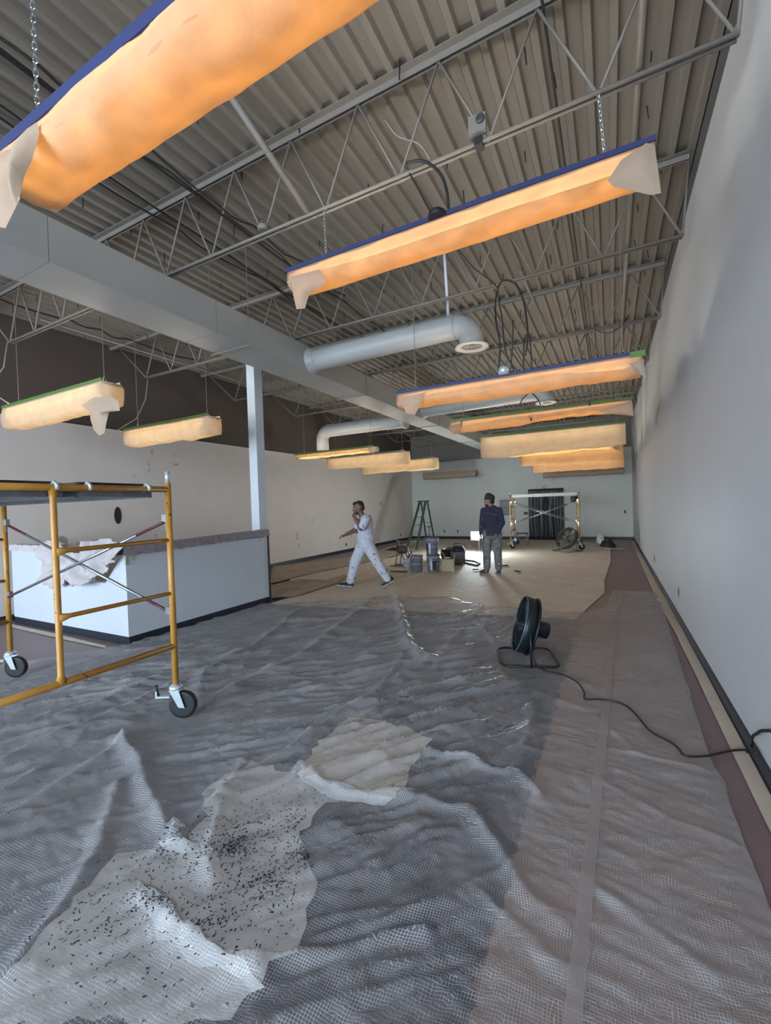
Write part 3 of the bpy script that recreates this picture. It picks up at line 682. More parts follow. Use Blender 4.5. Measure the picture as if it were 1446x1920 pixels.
flat('kraft_paper', [(508,1062),(650,1046),(735,1028),(800,1016),(810,1028),(700,1052),(600,1072),(506,1095)], M_kraft2, .016, 'strip of older brown paper beside the left wall', seed=4, wave=.01)
flat('kraft_paper', [(508,1098),(560,1088),(612,1090),(650,1078),(640,1092),(560,1118),(510,1124)], M_kraft2, .020, 'torn brown paper scrap by the counter end, edges curled', seed=5, wave=.03)
flat('kraft_strip', [(.60,1.2),(.675,1.2),(.685,6),(.68,17),(.60,17),(.56,7.6),(.60,5.6)], M_kraft, .004, 'narrow strip of tan masking paper along the right wall base', world=True, seed=7, wave=.012)
flat('paper_strip', [(20,1170),(100,1187),(180,1207),(198,1211),(198,1216),(100,1195),(20,1176)], M_cream, .004, 'thin pale masking strip along the counter kick board', seed=8, wave=.004)
flat('cloth_patch', [(655,1345),(700,1350),(760,1362),(808,1385),(780,1430),(742,1498),(700,1505),(640,1480),(556,1452),(600,1390)], M_cream, .009, 'cream paper patch with flecks under the middle of the sheet', 'cloth', seed=9, wave=.003, rag=.018)
flat('cloth_patch', [(470,1425),(560,1455),(640,1490),(560,1560),(592,1655),(575,1760),(480,1835),(430,1925),(-60,1925),(40,1790),(120,1700),(220,1600),(330,1595),(390,1530),(380,1490)], M_canvas, .009, 'dust-covered pale drop cloth strewn with dark flakes, near the camera', 'cloth', seed=10, wave=.003, rag=.03)
for k_, (pp_, lb_) in enumerate((([(250,1655),(300,1680),(345,1730),(430,1785),(495,1845),(470,1862),(400,1820),(330,1790),(285,1740),(250,1700)],'long white streak across the dusty cloth'),([(300,1575),(345,1570),(400,1590),(395,1605),(350,1600),(318,1600)],'small white smear at the tip of the big fold'),([(560,1452),(610,1458),(690,1490),(740,1500),(700,1512),(620,1495),(572,1470)],'white streak along the edge of the cream patch'))):
    flat('white_streak', pp_, M_streak, .0145, lb_, 'powder', seed=20+k_, wave=.001, rag=.02, step=.05)  # ragged white shapes laid flat just beneath the sheet
# pale reinforced sheet: heightfield with folds
def seg_dist(X, Y, pts):
    d = np.full(X.shape, 9.); u = np.zeros(X.shape); L = 0
    for a, b in zip(pts[:-1], pts[1:]):
        ex, ey = b[0]-a[0], b[1]-a[1]; l2 = ex*ex+ey*ey
        t = np.clip(((X-a[0])*ex+(Y-a[1])*ey)/l2, 0, 1); dd = np.hypot(X-a[0]-t*ex, Y-a[1]-t*ey)
        k = dd < d; d = np.where(k, dd, d)
    return d
RIDGES = [ # pixel path, height, width
 ([(742,1118),(752,1160),(765,1215),(790,1240)],.07,.05), ([(700,1128),(640,1180),(560,1240),(440,1300),(330,1340)],.05,.07),
 ([(905,1140),(860,1200),(800,1250),(700,1315),(560,1405),(420,1500),(330,1590),(200,1700),(60,1840)],.035,.035),
 ([(235,1400),(262,1450),(290,1530),(322,1590)],.075,.045), ([(235,1400),(330,1352),(440,1300)],.04,.04), ([(235,1400),(130,1470),(0,1560)],.04,.05),
 ([(322,1590),(390,1640),(395,1660)],.05,.04), ([(415,1530),(395,1590),(388,1650)],.05,.035), ([(460,1440),(420,1500)],.03,.04),
 ([(220,1480),(190,1600),(120,1720),(20,1850)],.05,.05), ([(255,1690),(330,1760),(420,1820),(480,1850)],.05,.035), ([(480,1835),(600,1800),(660,1785),(800,1765)],.03,.018),
 ([(560,1455),(640,1490),(700,1505),(800,1508),(880,1535),(940,1610),(1000,1700),(1050,1740)],.040,.03), ([(800,1420),(870,1435),(975,1465),(1010,1500)],.045,.02),
 ([(845,1262),(900,1262),(960,1268)],.02,.02), ([(620,1640),(760,1560),(830,1480)],.012,.015), ([(640,1720),(800,1600),(900,1560)],.012,.015), ([(700,1760),(850,1680),(960,1640)],.014,.015),
 ([(1000,1330),(985,1400),(960,1470)],.02,.05), ([(1150,1410),(1240,1428),(1330,1450)],.014,.015), ([(1000,1300),(1110,1340),(1200,1420)],.012,.02),
 ([(1130,1470),(1250,1540),(1380,1585)],.012,.02), ([(880,1160),(930,1210),(1000,1250),(1100,1290)],.03,.03), ([(560,1150),(500,1200),(380,1270),(370,1320)],.04,.05),
 ([(0,1440),(120,1380),(250,1330),(330,1290)],.04,.04), ([(0,1500),(100,1440),(240,1385)],.03,.04), ([(0,1390),(150,1340),(300,1280)],.03,.04), ([(760,1230),(700,1330),(640,1340)],.03,.04),
 ([(1090,1650),(1180,1720),(1260,1780),(1350,1850)],.012,.03), ([(1240,1660),(1330,1600),(1410,1640)],.010,.02), ([(900,1690),(990,1760),(1060,1830)],.02,.025)]
def sheet_height(X, Y):
    H_ = np.zeros(X.shape)
    na, nb, nc, nd = noise2(101), noise2(103), noise2(105), noise2(107)
    wx = X + .25*(na(X*1.1+50,Y*1.1+50)-.5); wy = Y + .25*(nb(X*1.1+50,Y*1.1+50)-.5)
    def aniso(ang, fa, fb, s):
        c, s_ = cos(ang), sin(ang); a = wx*c+wy*s_; b = -wx*s_+wy*c
        r = 1-np.abs(noise2(s)(a*fa+60, b*fb+60)*2-1); return r**3
    # folds run from lower left to upper right on the left, crosswise on the right
    left = np.clip((-X-.25)/.7, 0, 1)
    A = aniso(radians(52), .9, 9, 11)*.030 + aniso(radians(62), 2.0, 21, 13)*.018 + aniso(radians(44), 2.2, 15, 15)*.016 + aniso(radians(70), 3.0, 34, 23)*.007
    Bm = aniso(radians(8), 1.2, 9, 17)*.005 + aniso(radians(-14), 2.4, 22, 19)*.004
    amp = .45+.9*nc(X*.8+50, Y*.8+50)
    H_ += (left*A + (1-left)*Bm)*amp
    H_ += .005*nd(X*22+50, Y*22+50) + .003*nd(X*47+50, Y*41+50)
    for pts, h, w in RIDGES:
        P2 = [at(a,b,2,.01) for a,b in pts]; P2 = [(p.x,p.y) for p in P2]
        d = seg_dist(X+.03*(nc(X*6+50,Y*6+50)-.5), Y+.03*(nd(X*6+50,Y*6+50)-.5), P2)
        H_ = H_ + h*.8*np.exp(-(d/w)**1.5)*(.55+.9*na(X*5+50,Y*5+50))
    return H_
fb_ = at(988,1236,2,.02)[:2]
ux = np.arange(-5.7, .62, .016); uy = np.concatenate([np.arange(.15, 3.4, .013), np.arange(3.4, 8.2, .03)])
X, Y = np.meshgrid(ux, uy); Z = sheet_height(X, Y)+.018
edgeR = np.interp(uy, [.1,2.0,2.5,2.8,2.94,3.3,4.1,5.4,7.1,8.1], [.48,.48,.48,.50,.47,.48,.51,.54,.60,.64])
fe = noise1(201, 256); edgeR = edgeR + .012*(fe(uy*9)-.5)
far = np.interp(ux, [-5.0,-4.86,-4.45,-3.81,-3.25,-2.9,-2.38,-1.69,-.98,-.32,-.10,.0,.62], [5.16,5.2,5.42,5.84,6.45,6.40,6.60,6.20,6.19,6.30,6.6,7.95,8.0]); far = far+.08*(noise1(203,256)(ux*7+60)-.5)
leftE = np.interp(uy, [.1,1.8,2.5,2.87,3.0,5.4], [-5.7,-5.62,-5.3,-5.02,-4.93,-4.93])
nr, nc_ = X.shape
def clampx(a):
    return np.minimum(a, edgeR[:,None])
Xc = np.maximum(np.minimum(X, edgeR[:,None]), leftE[:,None])
for qx, qy, qr in ((-2.87,2.07,.16),(-5.08,1.95,.16),(fb_[0],fb_[1],.36)):
    kk = np.clip((np.hypot(X-qx,Y-qy)-qr)/.25,0,1); kk = kk*kk*(3-2*kk); Z = .019+(Z-.019)*kk
# flatten towards edges
ed = np.minimum(np.clip((edgeR[:,None]-X)/.10,0,1), np.clip((far[None,:]-Y)/.12,0,1)); Z = .012+(Z-.012)*(.25+.75*ed)
valid = (Y <= far[None,:]) & (X <= edgeR[:,None]+.016) & (X >= leftE[:,None]-.016)
idx = np.arange(nr*nc_).reshape(nr, nc_)
cellv = valid[:-1,:-1]&valid[1:,:-1]&valid[:-1,1:]&valid[1:,1:]
q = np.stack([idx[:-1,:-1][cellv], idx[:-1,1:][cellv], idx[1:,1:][cellv], idx[1:,:-1][cellv]], 1)
used = np.unique(q); remap = np.full(nr*nc_, -1); remap[used] = np.arange(len(used)); q = remap[q]
co = np.stack([Xc.ravel()[used], Y.ravel()[used], Z.ravel()[used]], 1).astype(np.float32)
me = bpy.data.meshes.new('plastic_sheet'); me.vertices.add(len(co)); me.vertices.foreach_set('co', co.ravel())
me.loops.add(q.size); me.loops.foreach_set('vertex_index', q.ravel().astype(np.int32)); me.polygons.add(len(q))
me.polygons.foreach_set('loop_start', np.arange(0,q.size,4,dtype=np.int32)); me.polygons.foreach_set('loop_total', np.full(len(q),4,np.int32))
me.polygons.foreach_set('use_smooth', np.ones(len(q),bool)); me.update(); me.validate()
uvl = me.uv_layers.new(name='UVMap'); li = np.empty(len(me.loops),np.int32); me.loops.foreach_get('vertex_index', li)
# cloth coordinate: follows the folds a little so the scrim grid bends with them
rot = radians(9)*np.clip((-co[:,0]-.3)/1.0,0,1)
gx = np.gradient(Z, axis=1)/.016; gy = np.gradient(Z, axis=0)/.013
Uo = (X + Z*1.2*np.sign(gx)*.5).ravel()[used]; Vo = (Y + Z*.6).ravel()[used]
uv = np.stack([Uo*np.cos(.10)+Vo*np.sin(.10), -Uo*np.sin(.10)+Vo*np.cos(.10)],1)[li].astype(np.float32); uvl.data.foreach_set('uv', uv.ravel())
me.materials.append(M_sheet); sheet = bpy.data.objects.new('plastic_sheet', me); C.objects.link(sheet)
tag(sheet, 'big crinkled clear reinforced plastic sheet with scrim grid over the near floor', 'plastic sheet')
# clear tape seam running away down the right side of the sheet
m = MB(); sy = [.9+.1*i for i in range(68)]
for y in sy:
    xs_ = float(np.interp(y,[.9,1.36,2.0,2.93,4.37,7.49],[-.14,-.13,-.11,-.08,-.04,.10])); i = int(np.clip(np.searchsorted(uy,y),0,nr-1))
    for s in (-1,1):
        xx = xs_+s*.025; j = int(np.clip(round((xx-ux[0])/.016),0,nc_-1)); m.v.append((xx, y, float(Z[max(0,i-2):i+3,max(0,j-2):j+3].max())+.003))
for i in range(len(sy)-1): m.f.append((2*i,2*i+1,2*i+3,2*i+2))
M_seam = mat('seam_tape', (.42,.36,.34), .4); M_seam.node_tree.nodes['Principled BSDF'].inputs['Alpha'].default_value = .45; o = m.build('seam_tape', M_seam, None, True); tag(o, 'long pale tape seam running away along the sheet', 'tape')
def top_z(x, y, r=2):
    i = int(np.clip(np.searchsorted(uy,y),0,nr-1)); j = int(np.clip(round((x-ux[0])/.016),0,nc_-1))
    return float(Z[max(0,i-r):i+r+1, max(0,j-r):j+r+1].max()) if y < far[j] and x < edgeR[i] else .012
# dark flakes on the cloths
rn = random.Random(5); m = MB()
import bmesh as _b
poly2 = [at(a,b,2,0) for a,b in [(470,1425),(560,1455),(640,1490),(560,1560),(592,1655),(575,1760),(480,1835),(430,1925),(-60,1925),(40,1790),(120,1700),(220,1600),(330,1595),(390,1530)]]
def inpoly(x, y, P_):
    c = False
    for i in range(len(P_)):
        a, b = P_[i], P_[i-1]
        if (a.y > y) != (b.y > y) and x < (b.x-a.x)*(y-a.y)/(b.y-a.y)+a.x: c = not c
    return c
cl = [(-1.52,1.35,.12),(-1.25,1.25,.13),(-1.20,1.45,.08),(-1.75,1.2,.12),(-1.6,1.0,.15),(-1.3,1.05,.14),(-1.35,1.6,.1),(-1.7,.85,.15)]
k = 0
while k < 1700:
    cx, cy, s = cl[int(len(cl)*rn.random()**1.6)]; s *= rn.choice((.25,.6,1,1.3)); x = rn.gauss(cx,s); y = rn.gauss(cy,s)
    if not inpoly(x, y, poly2): continue
    z = top_z(x,y,1)+.002; a = rn.uniform(0,pi); L = rn.uniform(.002,.009); w_ = rn.uniform(.0015,.004)
    c_, s_ = cos(a), sin(a); pts = [(L,0),(L*.3,w_),(-L,w_*.4),(-L*.6,-w_)]
    v0 = [(x+p*c_-q_*s_, y+p*s_+q_*c_, z+rn.uniform(0,.003)) for p,q_ in pts]; m.add(v0, [(0,1,2,3)]); k += 1
o = m.build('paint_flakes', M_flake); tag(o, 'dark flakes strewn over the dusty pale cloth near the camera', 'debris'); o['kind'] = 'stuff'
# white scraps on the kraft paper
for i, (px, py, L, a) in enumerate(((857,1107,.30,-.6),(1000,1083,.10,.3),(905,1098,.12,.9),(880,1090,.08,.1),(1040,1088,.16,.2),(962,1118,.14,1.2))):
    p = at(px,py,2,.012); tag(MB().box((p.x,p.y,.016),(L,.012,.004),a).build('paper_scrap', M_white), ['curved white scrap in front of the standing man','white scrap right of the standing man','short white scrap below the standing man','small white scrap just left of the standing man','long white scrap nearer the right wall','white scrap behind the floor fan'][i], 'scrap', 'white scraps on the brown paper')
# ================================================================== SCAFFOLD (near)
def lerp(a, b, t): return [a[i]+(b[i]-a[i])*t for i in range(3)]
def caster(root, x, y, R_, rz, near_=True, mf=M_zinc):
    c = empty('caster', None, None); del c['label']; del c['category']; c.parent = root; c.location = (x-root.location.x, y-root.location.y, 0)
    Mz = Matrix.Rotation(rz,3,'Z'); Mx = Mz@Matrix.Rotation(pi/2,3,'X'); o = Vector((.05,0,R_)); oo = Mz@o
    z0_ = .020 if near_ else .014
    def pt(nm, mb, m, s=False): ob = mb.build(nm, m, c, s); ob.location.z = z0_; return ob
    pt('tyre', MB().lathe([(R_*.80,-.022),(R_*.97,-.022),(R_,-.012),(R_,.012),(R_*.97,.022),(R_*.80,.022)], oo, 28, Mx), M_black, True)
    pt('wheel_hub', MB().lathe([(R_*.16,-.032),(R_*.16,.032)], oo, 16, Mx), M_galv, True)
    for s in (-1,1):
        a = Mz@Vector((-.035,s*.034,R_*2+.02)); b = Mz@Vector((.035,s*.034,R_*2+.02)); d = Mz@Vector((.075,s*.034,R_-.015)); e = Mz@Vector((.03,s*.034,R_-.01)); n_ = Mz@Vector((0,s*.005,0))
        pt('fork_plate', MB().add([a,b,d,e,a+n_,b+n_,d+n_,e+n_],[(0,1,2,3),(7,6,5,4),(0,4,5,1),(1,5,6,2),(2,6,7,3),(3,7,4,0)]), mf)
    pt('swivel_plate', MB().lathe([(.045,R_*2+.018),(.048,R_*2+.032),(.030,R_*2+.05)], (0,0,0), 16), mf, True)
    q = Mz@Vector((-.075,-.03,R_*1.75))
    pt('brake_lever', MB().box(q,(.10,.045,.012),rz).box(Mz@Vector((-.125,-.03,R_*1.9)),(.01,.03,.05),rz), mf)
    pt('brake_pedal', MB().tube([Mz@Vector((-.115,-.03,R_*1.8)),Mz@Vector((-.125,-.03,R_*2.3)),Mz@Vector((-.13,-.03,R_*2.6))], .008, 6), M_black, True)
def scaffold(A, u, v, Lb, Wd, H_, lab, near=True, mp=M_yellow, plank_m=M_plank, braces=((1.46,.79),)):
    """A = post foot; u = unit vector along the braces, v = unit vector along a frame"""
    root = empty('rolling_scaffold', lab, 'scaffold', None, (A[0],A[1],0)); A = Vector((A[0],A[1],0)); u = Vector(u).normalized(); v = Vector(v).normalized()
    zl = .255 if near else .25; r = .0215
    for fi, o in enumerate((Vector(), u*Lb)):
        f_ = A+o
        for q in (0, Wd):
            b = f_+v*q
            part('post', MB().tube([b+Vector((0,0,zl)), b+Vector((0,0,H_))], r, 12), mp, root, True)
            part('coupling_pin', MB().tube([b+Vector((0,0,H_)), b+Vector((0,0,H_+.085))], r*.75, 10), M_zinc, root, True)
            ov = part('leg_collar', MB().lathe([(.032,0),(.034,.006),(.024,.012)], b+Vector((0,0,zl-.006)), 14), M_yellowpale, root, True)
            caster(root, b.x, b.y, .098 if near else .09, (.48 if q == 0 else .1), near)
        part('top_rail', MB().tube([f_+Vector((0,0,H_-.045)), f_+v*Wd+Vector((0,0,H_-.045))], r, 12), mp, root, True)
        part('bottom_rail', MB().tube([f_+Vector((0,0,.55)), f_+v*Wd+Vector((0,0,.55))], r, 12), mp, root, True)
        iv = Wd*.48
        part('inner_post', MB().tube([f_+v*iv+Vector((0,0,.55)), f_+v*iv+Vector((0,0,.60)), f_+v*iv+Vector((0,0,H_-.12)), f_+v*iv+Vector((0,0,H_-.045))], [.030,.0175,.0175,.026], 12), mp, root, True)
        for z in (1.33,.94):
            part('rung', MB().tube([f_+Vector((0,0,z)), f_+v*(iv-.06)+Vector((0,0,z-.005)), f_+v*iv+Vector((0,0,z-.01))], [.0145,.0145,.030], 10), mp, root, True)
        for z in (1.49,.81):
            for q in (0, Wd):
                b = f_+v*q+Vector((0,0,z)); s = 1 if fi == 0 else -1
                part('brace_lock', MB().box(b+u*s*.035, (.05,.03,.055), atan2(u.y,u.x)).box(b+u*s*.025+Vector((0,0,-.06)), (.014,.012,.06), atan2(u.y,u.x)), M_galv, root)
    for q in (0, Wd):
        for (za, zb_) in ((1.46,.79),(.79,1.46)):
            a = A+v*q+Vector((0,0,za))+u*.04; b = A+v*q+u*(Lb-.04)+Vector((0,0,zb_)); off = v*(.012 if za > zb_ else -.012)
            a, b = a+off, b+off
            part('cross_brace', MB().tube([a+(b-a)*.14, a+(b-a)*.86], .0125, 10), M_galv, root, True)
            for s0, s1 in ((0,.14),(1,.86)): ob = part('brace_end', MB().tube([a+(b-a)*s0, a+(b-a)*s1], .0118 if near else .010, 8), M_purple if near else M_galv, root, True)
    return root, A, u, v
Apt = (-2.87, 2.07)
uu = Vector((-5.08+2.87, 1.95-2.07, 0)); Lb = uu.length
root, A, u, v = scaffold(Apt, uu, (-.02,-1,0), Lb, 1.52, 1.745, 'yellow rolling scaffold frame with metal planks at left foreground')
def planks(A, u, v, Lb, z, spans, lab_list, m=M_plank, top=M_plytop, hooks=True):
    for i, (q0, q1) in enumerate(spans):
        t = empty('scaffold_plank', lab_list[i], 'plank', 'planks on the scaffolds', tuple(A+v*((q0+q1)/2)+Vector((0,0,z))))
        rz = atan2(u.y,u.x); c = A+u*(Lb/2)+v*((q0+q1)/2); w_ = q1-q0
        part('deck_board', MB().box(c+Vector((0,0,z+.025)), (Lb-.07,w_-.05,.016), rz), top, t)
        for s in (-1,1): part('side_rail', MB().box(c+v*s*(w_/2-.015)+Vector((0,0,z-.02)), (Lb-.06,.025,.09), rz), m, t)
        for e in (.03, Lb-.03): part('end_rail', MB().box(A+u*e+v*((q0+q1)/2)+Vector((0,0,z-.035)), (.03,w_-.03,.05), rz), m, t)
        if hooks:
            for e in (0, Lb):
                for s in (-1,1):
                    b = A+u*e+v*((q0+q1)/2+s*(w_/2-.06))+Vector((0,0,z))
                    part('hook', MB().tube([b+u*(.03 if e == 0 else -.03)+Vector((0,0,-.03)), b+u*(.028 if e == 0 else -.028)+Vector((0,0,.01)), b+Vector((0,0,.028)), b+u*(-.028 if e == 0 else .028)+Vector((0,0,.01)), b+u*(-.028 if e == 0 else .028)+Vector((0,0,-.02))], .011, 8), M_zinc, t, True)
planks(A, u, v, Lb, 1.705, ((.10,.60),(.66,1.16)), ('metal scaffold plank nearest the tall yellow post','second metal scaffold plank at the left picture edge'))
# far scaffold
rf, A2, u2, v2 = scaffold((-.84,14.0), (-1,-.01,0), (-.10,1,0), 2.0, 1.40, 1.74, 'pale yellow rolling scaffold in front of the dark curtain', False, M_yellowpale)
planks(A2, u2, v2, 2.0, 1.70, ((.08,.62),), ('pale plank on the far scaffold',), M_plankpale, M_plankpale, False)
tag(MB().lathe([(.08,0),(.095,.02),(.10,.16),(.09,.17)], (-.97,14.1,1.44), 16).build('hanging_pail', M_black, None, True), 'dark pail hanging at the right end of the far scaffold', 'bucket')
# ================================================================== FANS
def ring(c, R_, r, M, n=32, k=6):
    return [Vector(c)+M@Vector((R_*cos(2*pi*i/n), R_*sin(2*pi*i/n), 0)) for i in range(n)]
def fan(loc, D, face, tilt, lab, mbody, mrim, base='loop'):
    root = empty('drum_fan', lab, 'fan', None, loc)
    x, y, z = loc; R_ = D/2; dep = D*.21
    Mr = Matrix.Rotation(face,3,'Z')@Matrix.Rotation(pi/2-tilt,3,'Y')   # local +Z = blowing direction
    c = Vector((x,y,z+R_*cos(tilt*.5)+.055))
    ax = Mr@Vector((0,0,1))
    part('drum', MB().lathe([(R_*.985,dep*.5),(R_,dep*.5),(R_,dep*.2),(R_*.97,-dep*.5),(R_*.955,-dep*.5),(R_*.985,dep*.2)], c, 36, Mr, cap=False), mbody, root, True)
    for s in (-.5,.5): part('rim', MB().tube(ring(c+ax*dep*s, R_, 0, Mr, 36), .008 if s > 0 else .011, 6, closed=True), mrim if s > 0 else mbody, root, True)
    for s, nm in ((.5,'front_grill'),(-.5,'rear_grill')):
        g = MB(); cc = c+ax*dep*s
        for k in range(1,8 if D < .58 else 9): g.tube(ring(cc+ax*s*.05*(1-(k/9)**2), R_*k/9, 0, Mr, 28), .0022, 4, closed=True)
        for k in range(16): a = 2*pi*k/16; g.tube([cc+ax*s*.05+Mr@Vector((R_*.1*cos(a),R_*.1*sin(a),0)), cc+Mr@Vector((R_*cos(a),R_*sin(a),0))], .0025, 4)
        g.lathe([(R_*.16,-.004),(R_*.16,.004)], cc+ax*s*.05, 16, Mr)
        part(nm, g, mbody, root, True)
    for k in range(4):
        a = 2*pi*k/4+.3; b = MB(); vs = []
        for q in range(6):
            rr = R_*(.12+.74*q/5); wdt = R_*(.16+.22*q/5)
            for s in (-1,1): vs.append(c+Mr@Vector((rr*cos(a)-s*wdt*sin(a)*.8, rr*sin(a)+s*wdt*cos(a)*.8, s*wdt*.28)))
        fs = [(2*i,2*i+1,2*i+3,2*i+2) for i in range(5)]; b.add(vs, fs); bl = part('blade', b, mrim, root, True); bl.modifiers.new('s','SOLIDIFY').thickness = .003
    part('hub', MB().lathe([(R_*.12,-.04),(R_*.12,.04),(R_*.06,.055)], c, 18, Mr), mbody, root, True)
    part('motor', MB().lathe([(.05,-dep*.5-.16),(.075,-dep*.5-.15),(.08,-dep*.5-.04),(.05,-dep*.5+.05),(.04,0)], c, 20, Mr), mbody, root, True)
    # stand: two uprights and a floor loop
    si = Mr@Vector((0,1,0)); fl = Vector((ax.x,ax.y,0)).normalized()
    for s in (-1,1):
        pv = c+si*s*(R_+.012)
        part('yoke_arm', MB().tube([pv, pv+Vector((0,0,-R_*.5)), Vector((pv.x,pv.y,z+.012))], .010, 8), mbody, root, True)
    L2 = R_*.95; pts = []
    for (a, b) in ((-1,-1),(-1,1),(1,1),(1,-1)):
        for q in range(3):
            pts.append((a, b, q))
    cor = [(-L2,-R_*.95),(L2,-R_*.95),(L2,R_*.95),(-L2,R_*.95)]; P3 = []
    for i in range(4):
        p0, p1, p2 = cor[i-1], cor[i], cor[(i+1)%4]
        d0 = Vector((p0[0]-p1[0],p0[1]-p1[1])).normalized()*.07; d1 = Vector((p2[0]-p1[0],p2[1]-p1[1])).normalized()*.07
        P3 += [(p1[0]+d0.x,p1[1]+d0.y),(p1[0]+(d0.x+d1.x)*.3,p1[1]+(d0.y+d1.y)*.3),(p1[0]+d1.x,p1[1]+d1.y)]
    if base == 'loop':
        w3 = [Vector((x,y,z+.013))+fl*a+Vector((si.x,si.y,0)).normalized()*b for a, b in P3]
        part('floor_loop', MB().tube(w3, .012, 8, closed=True), mbody, root, True)
    return root
fb = at(988,1236,2,.02)
fan((fb.x,fb.y,.030), .53, radians(198), radians(16), 'black round floor fan on a tube base, standing on the plastic sheet', M_fanA, M_fanrim)
fb2 = at(1064,1034,2,.0)
fan((fb2.x,fb2.y,.014), .66, radians(228), radians(32), 'large dull grey floor fan in front of the dark curtain', M_fanB, M_fanB)
pp = [(1004,1200),(1000,1222),(1004,1245),(1020,1258),(1050,1268),(1080,1285),(1095,1300),(1097,1314),(1120,1314),(1150,1318),(1175,1328),(1195,1346),(1220,1376),(1255,1395),(1272,1408),(1285,1422),(1320,1421),(1345,1413),(1375,1404),(1402,1404),(1425,1412)]
P_ = []
for i, (a, b) in enumerate(pp):
    p = at(a,b,2,.02)
    if i == 0: p = at(a,b,1,fb.y+.05)
    elif i > 17: p = at(a,b,2,.03)
    P_.append(Vector((min(p.x,XR-.03), p.y, (top_z(p.x,p.y)+.008) if i > 1 else p.z)) if i else p)
D = []
for i in range(len(P_)-1):
    p0, p1, p2, p3 = P_[max(i-1,0)], P_[i], P_[i+1], P_[min(i+2,len(P_)-1)]
    for q_ in range(5):
        s = q_/5; D.append(.5*((2*p1)+(p2-p0)*s+(2*p0-5*p1+4*p2-p3)*s*s+(3*p1-p0-3*p2+p3)*s**3))
D.append(P_[-1])
tag(MB().tube(D, .0065, 7).build('power_cord', M_cable, None, True), 'black power cord snaking from the floor fan to the right wall', 'cord')
w0 = at(1446,1370,0,XR-.04); w1 = at(1412,1380,0,XR-.03); w2 = at(1410,1400,0,XR-.03); w3 = at(1420,1412,0,XR-.03)
tag(MB().tube([w0+Vector((0,-.12,0)), w0, at(1428,1370,0,XR-.05), w1, w2, w3], .008, 7).build('power_cord', M_cable, None, True), 'black cord end curling up the right wall base', 'cord')
# ================================================================== LADDER
t = empty('step_ladder', 'green fibreglass step ladder standing open near the far left corner', 'ladder', None, (-6.0,14.2,.012))
topc = at(793,941,1,14.3); tz = topc.z
FL, FR = at(763,1031,2,.012), at(781,1031,2,.012); 
RR = at(815,1014,2,.012); RL = RR+(FL-FR)*1.0
tl, tr = topc+Vector((-.10,0,0)), topc+Vector((.12,0,0))
def rail(a, b, w_, m, nm='rail'):
    a, b = Vector(a), Vector(b); d = (b-a).normalized(); s = d.cross(Vector((0,1,0))).normalized(); n_ = s.cross(d)
    mb = MB(); mb.add([a+s*w_+n_*w_*.6,a-s*w_+n_*w_*.6,a-s*w_-n_*w_*.6,a+s*w_-n_*w_*.6,b+s*w_+n_*w_*.6,b-s*w_+n_*w_*.6,b-s*w_-n_*w_*.6,b+s*w_-n_*w_*.6],[(0,1,2,3),(7,6,5,4),(0,4,5,1),(1,5,6,2),(2,6,7,3),(3,7,4,0)]); return part(nm, mb, m, t)
rail(FL, tl+Vector((0,-.05,0)), .036, M_green); rail(FR, tr+Vector((0,-.05,0)), .036, M_green)
rail(RL, tl+Vector((0,.08,0)), .024, M_green, 'rear_rail'); rail(RR, tr+Vector((.02,.08,0)), .024, M_green, 'rear_rail')
for k in range(1,6):
    s = k/6; a = FL.lerp(tl,s); b = FR.lerp(tr,s); part('step', MB().tube([a,b], .022, 6), M_laddermet, t)
for k in (1,3,5):
    s = k/6; a = RL.lerp(tl,s); b = RR.lerp(tr,s); part('rear_brace', MB().tube([a+Vector((0,.02,0)),b+Vector((0,.02,0))], .012, 6), M_laddermet, t)
part('top_cap', MB().box(topc+Vector((.01,.02,.02)), (.34,.26,.05)), M_green, t)
# ================================================================== BUCKETS AND GEAR
def bucket(px, py, zb, lab, H_=.37, r0=.125, r1=.148, lid=False, label=None, m=M_grey, Y_=None, handle=False, shift=(0,0)):
    p = at(px,py,2,.012) if Y_ is None else at(px,py,1,Y_)
    p = Vector((p.x+shift[0],p.y+shift[1],zb)); t = empty('paint_bucket', lab, 'bucket', 'buckets by the sprayer', tuple(p))
    part('body', MB().lathe([(r0*.6,0),(r0,0),(r1*.97,H_*.80),(r1*1.03,H_*.80),(r1*1.03,H_*.84),(r1*.98,H_*.85),(r1,H_),(r1*1.03,H_),(r1*.95,H_-.003),(r1*.93,H_*.5),(r0*.95,.01),(r0*.5,.01)], p, 24), m, t, True)
    part('band', MB().lathe([(r1*1.01,H_*.70),(r1*1.05,H_*.71),(r1*1.05,H_*.74),(r1*1.01,H_*.75)], p, 24), m, t, True)
    if lid: part('lid', MB().lathe([(r1*1.04,H_-.012),(r1*1.06,H_-.01),(r1*1.06,H_+.012),(r1*.98,H_+.015),(r1*.96,H_+.004),(.01,H_+.004)], p, 24), M_lid, t, True)
    if label:
        for (a0, a1, z0_, z1_, mm) in label:
            g = MB(); n = 8
            for i in range(n+1):
                a = radians(a0+(a1-a0)*i/n)
                for zz in (z0_,z1_): rr = r0+(r1-r0)*zz/.8/H_*.97+.003; g.v.append((p.x+rr*cos(a),p.y+rr*sin(a),p.z+zz))
            for i in range(n): g.f.append((2*i,2*i+2,2*i+3,2*i+1))
            part('label', g, mm, t, True)
    if handle: part('handle', MB().tube([p+Vector((r1*1.03*cos(a*pi/10),-.02-r1*.35*sin(a*pi/10),H_*.78-.10*sin(a*pi/10))) for a in range(11)], .003, 5), M_galv, t, True)
    return p
zf = .014
bA = bucket(782,1072,zf,'open grey paint bucket, left of the stacked pair', handle=True)
bB = bucket(813,1072,zf,'lower grey bucket of the stacked pair, black and white label', lid=True, label=[(-98,-78,.05,.30,M_label),(-76,-40,.05,.29,M_labelblack)])
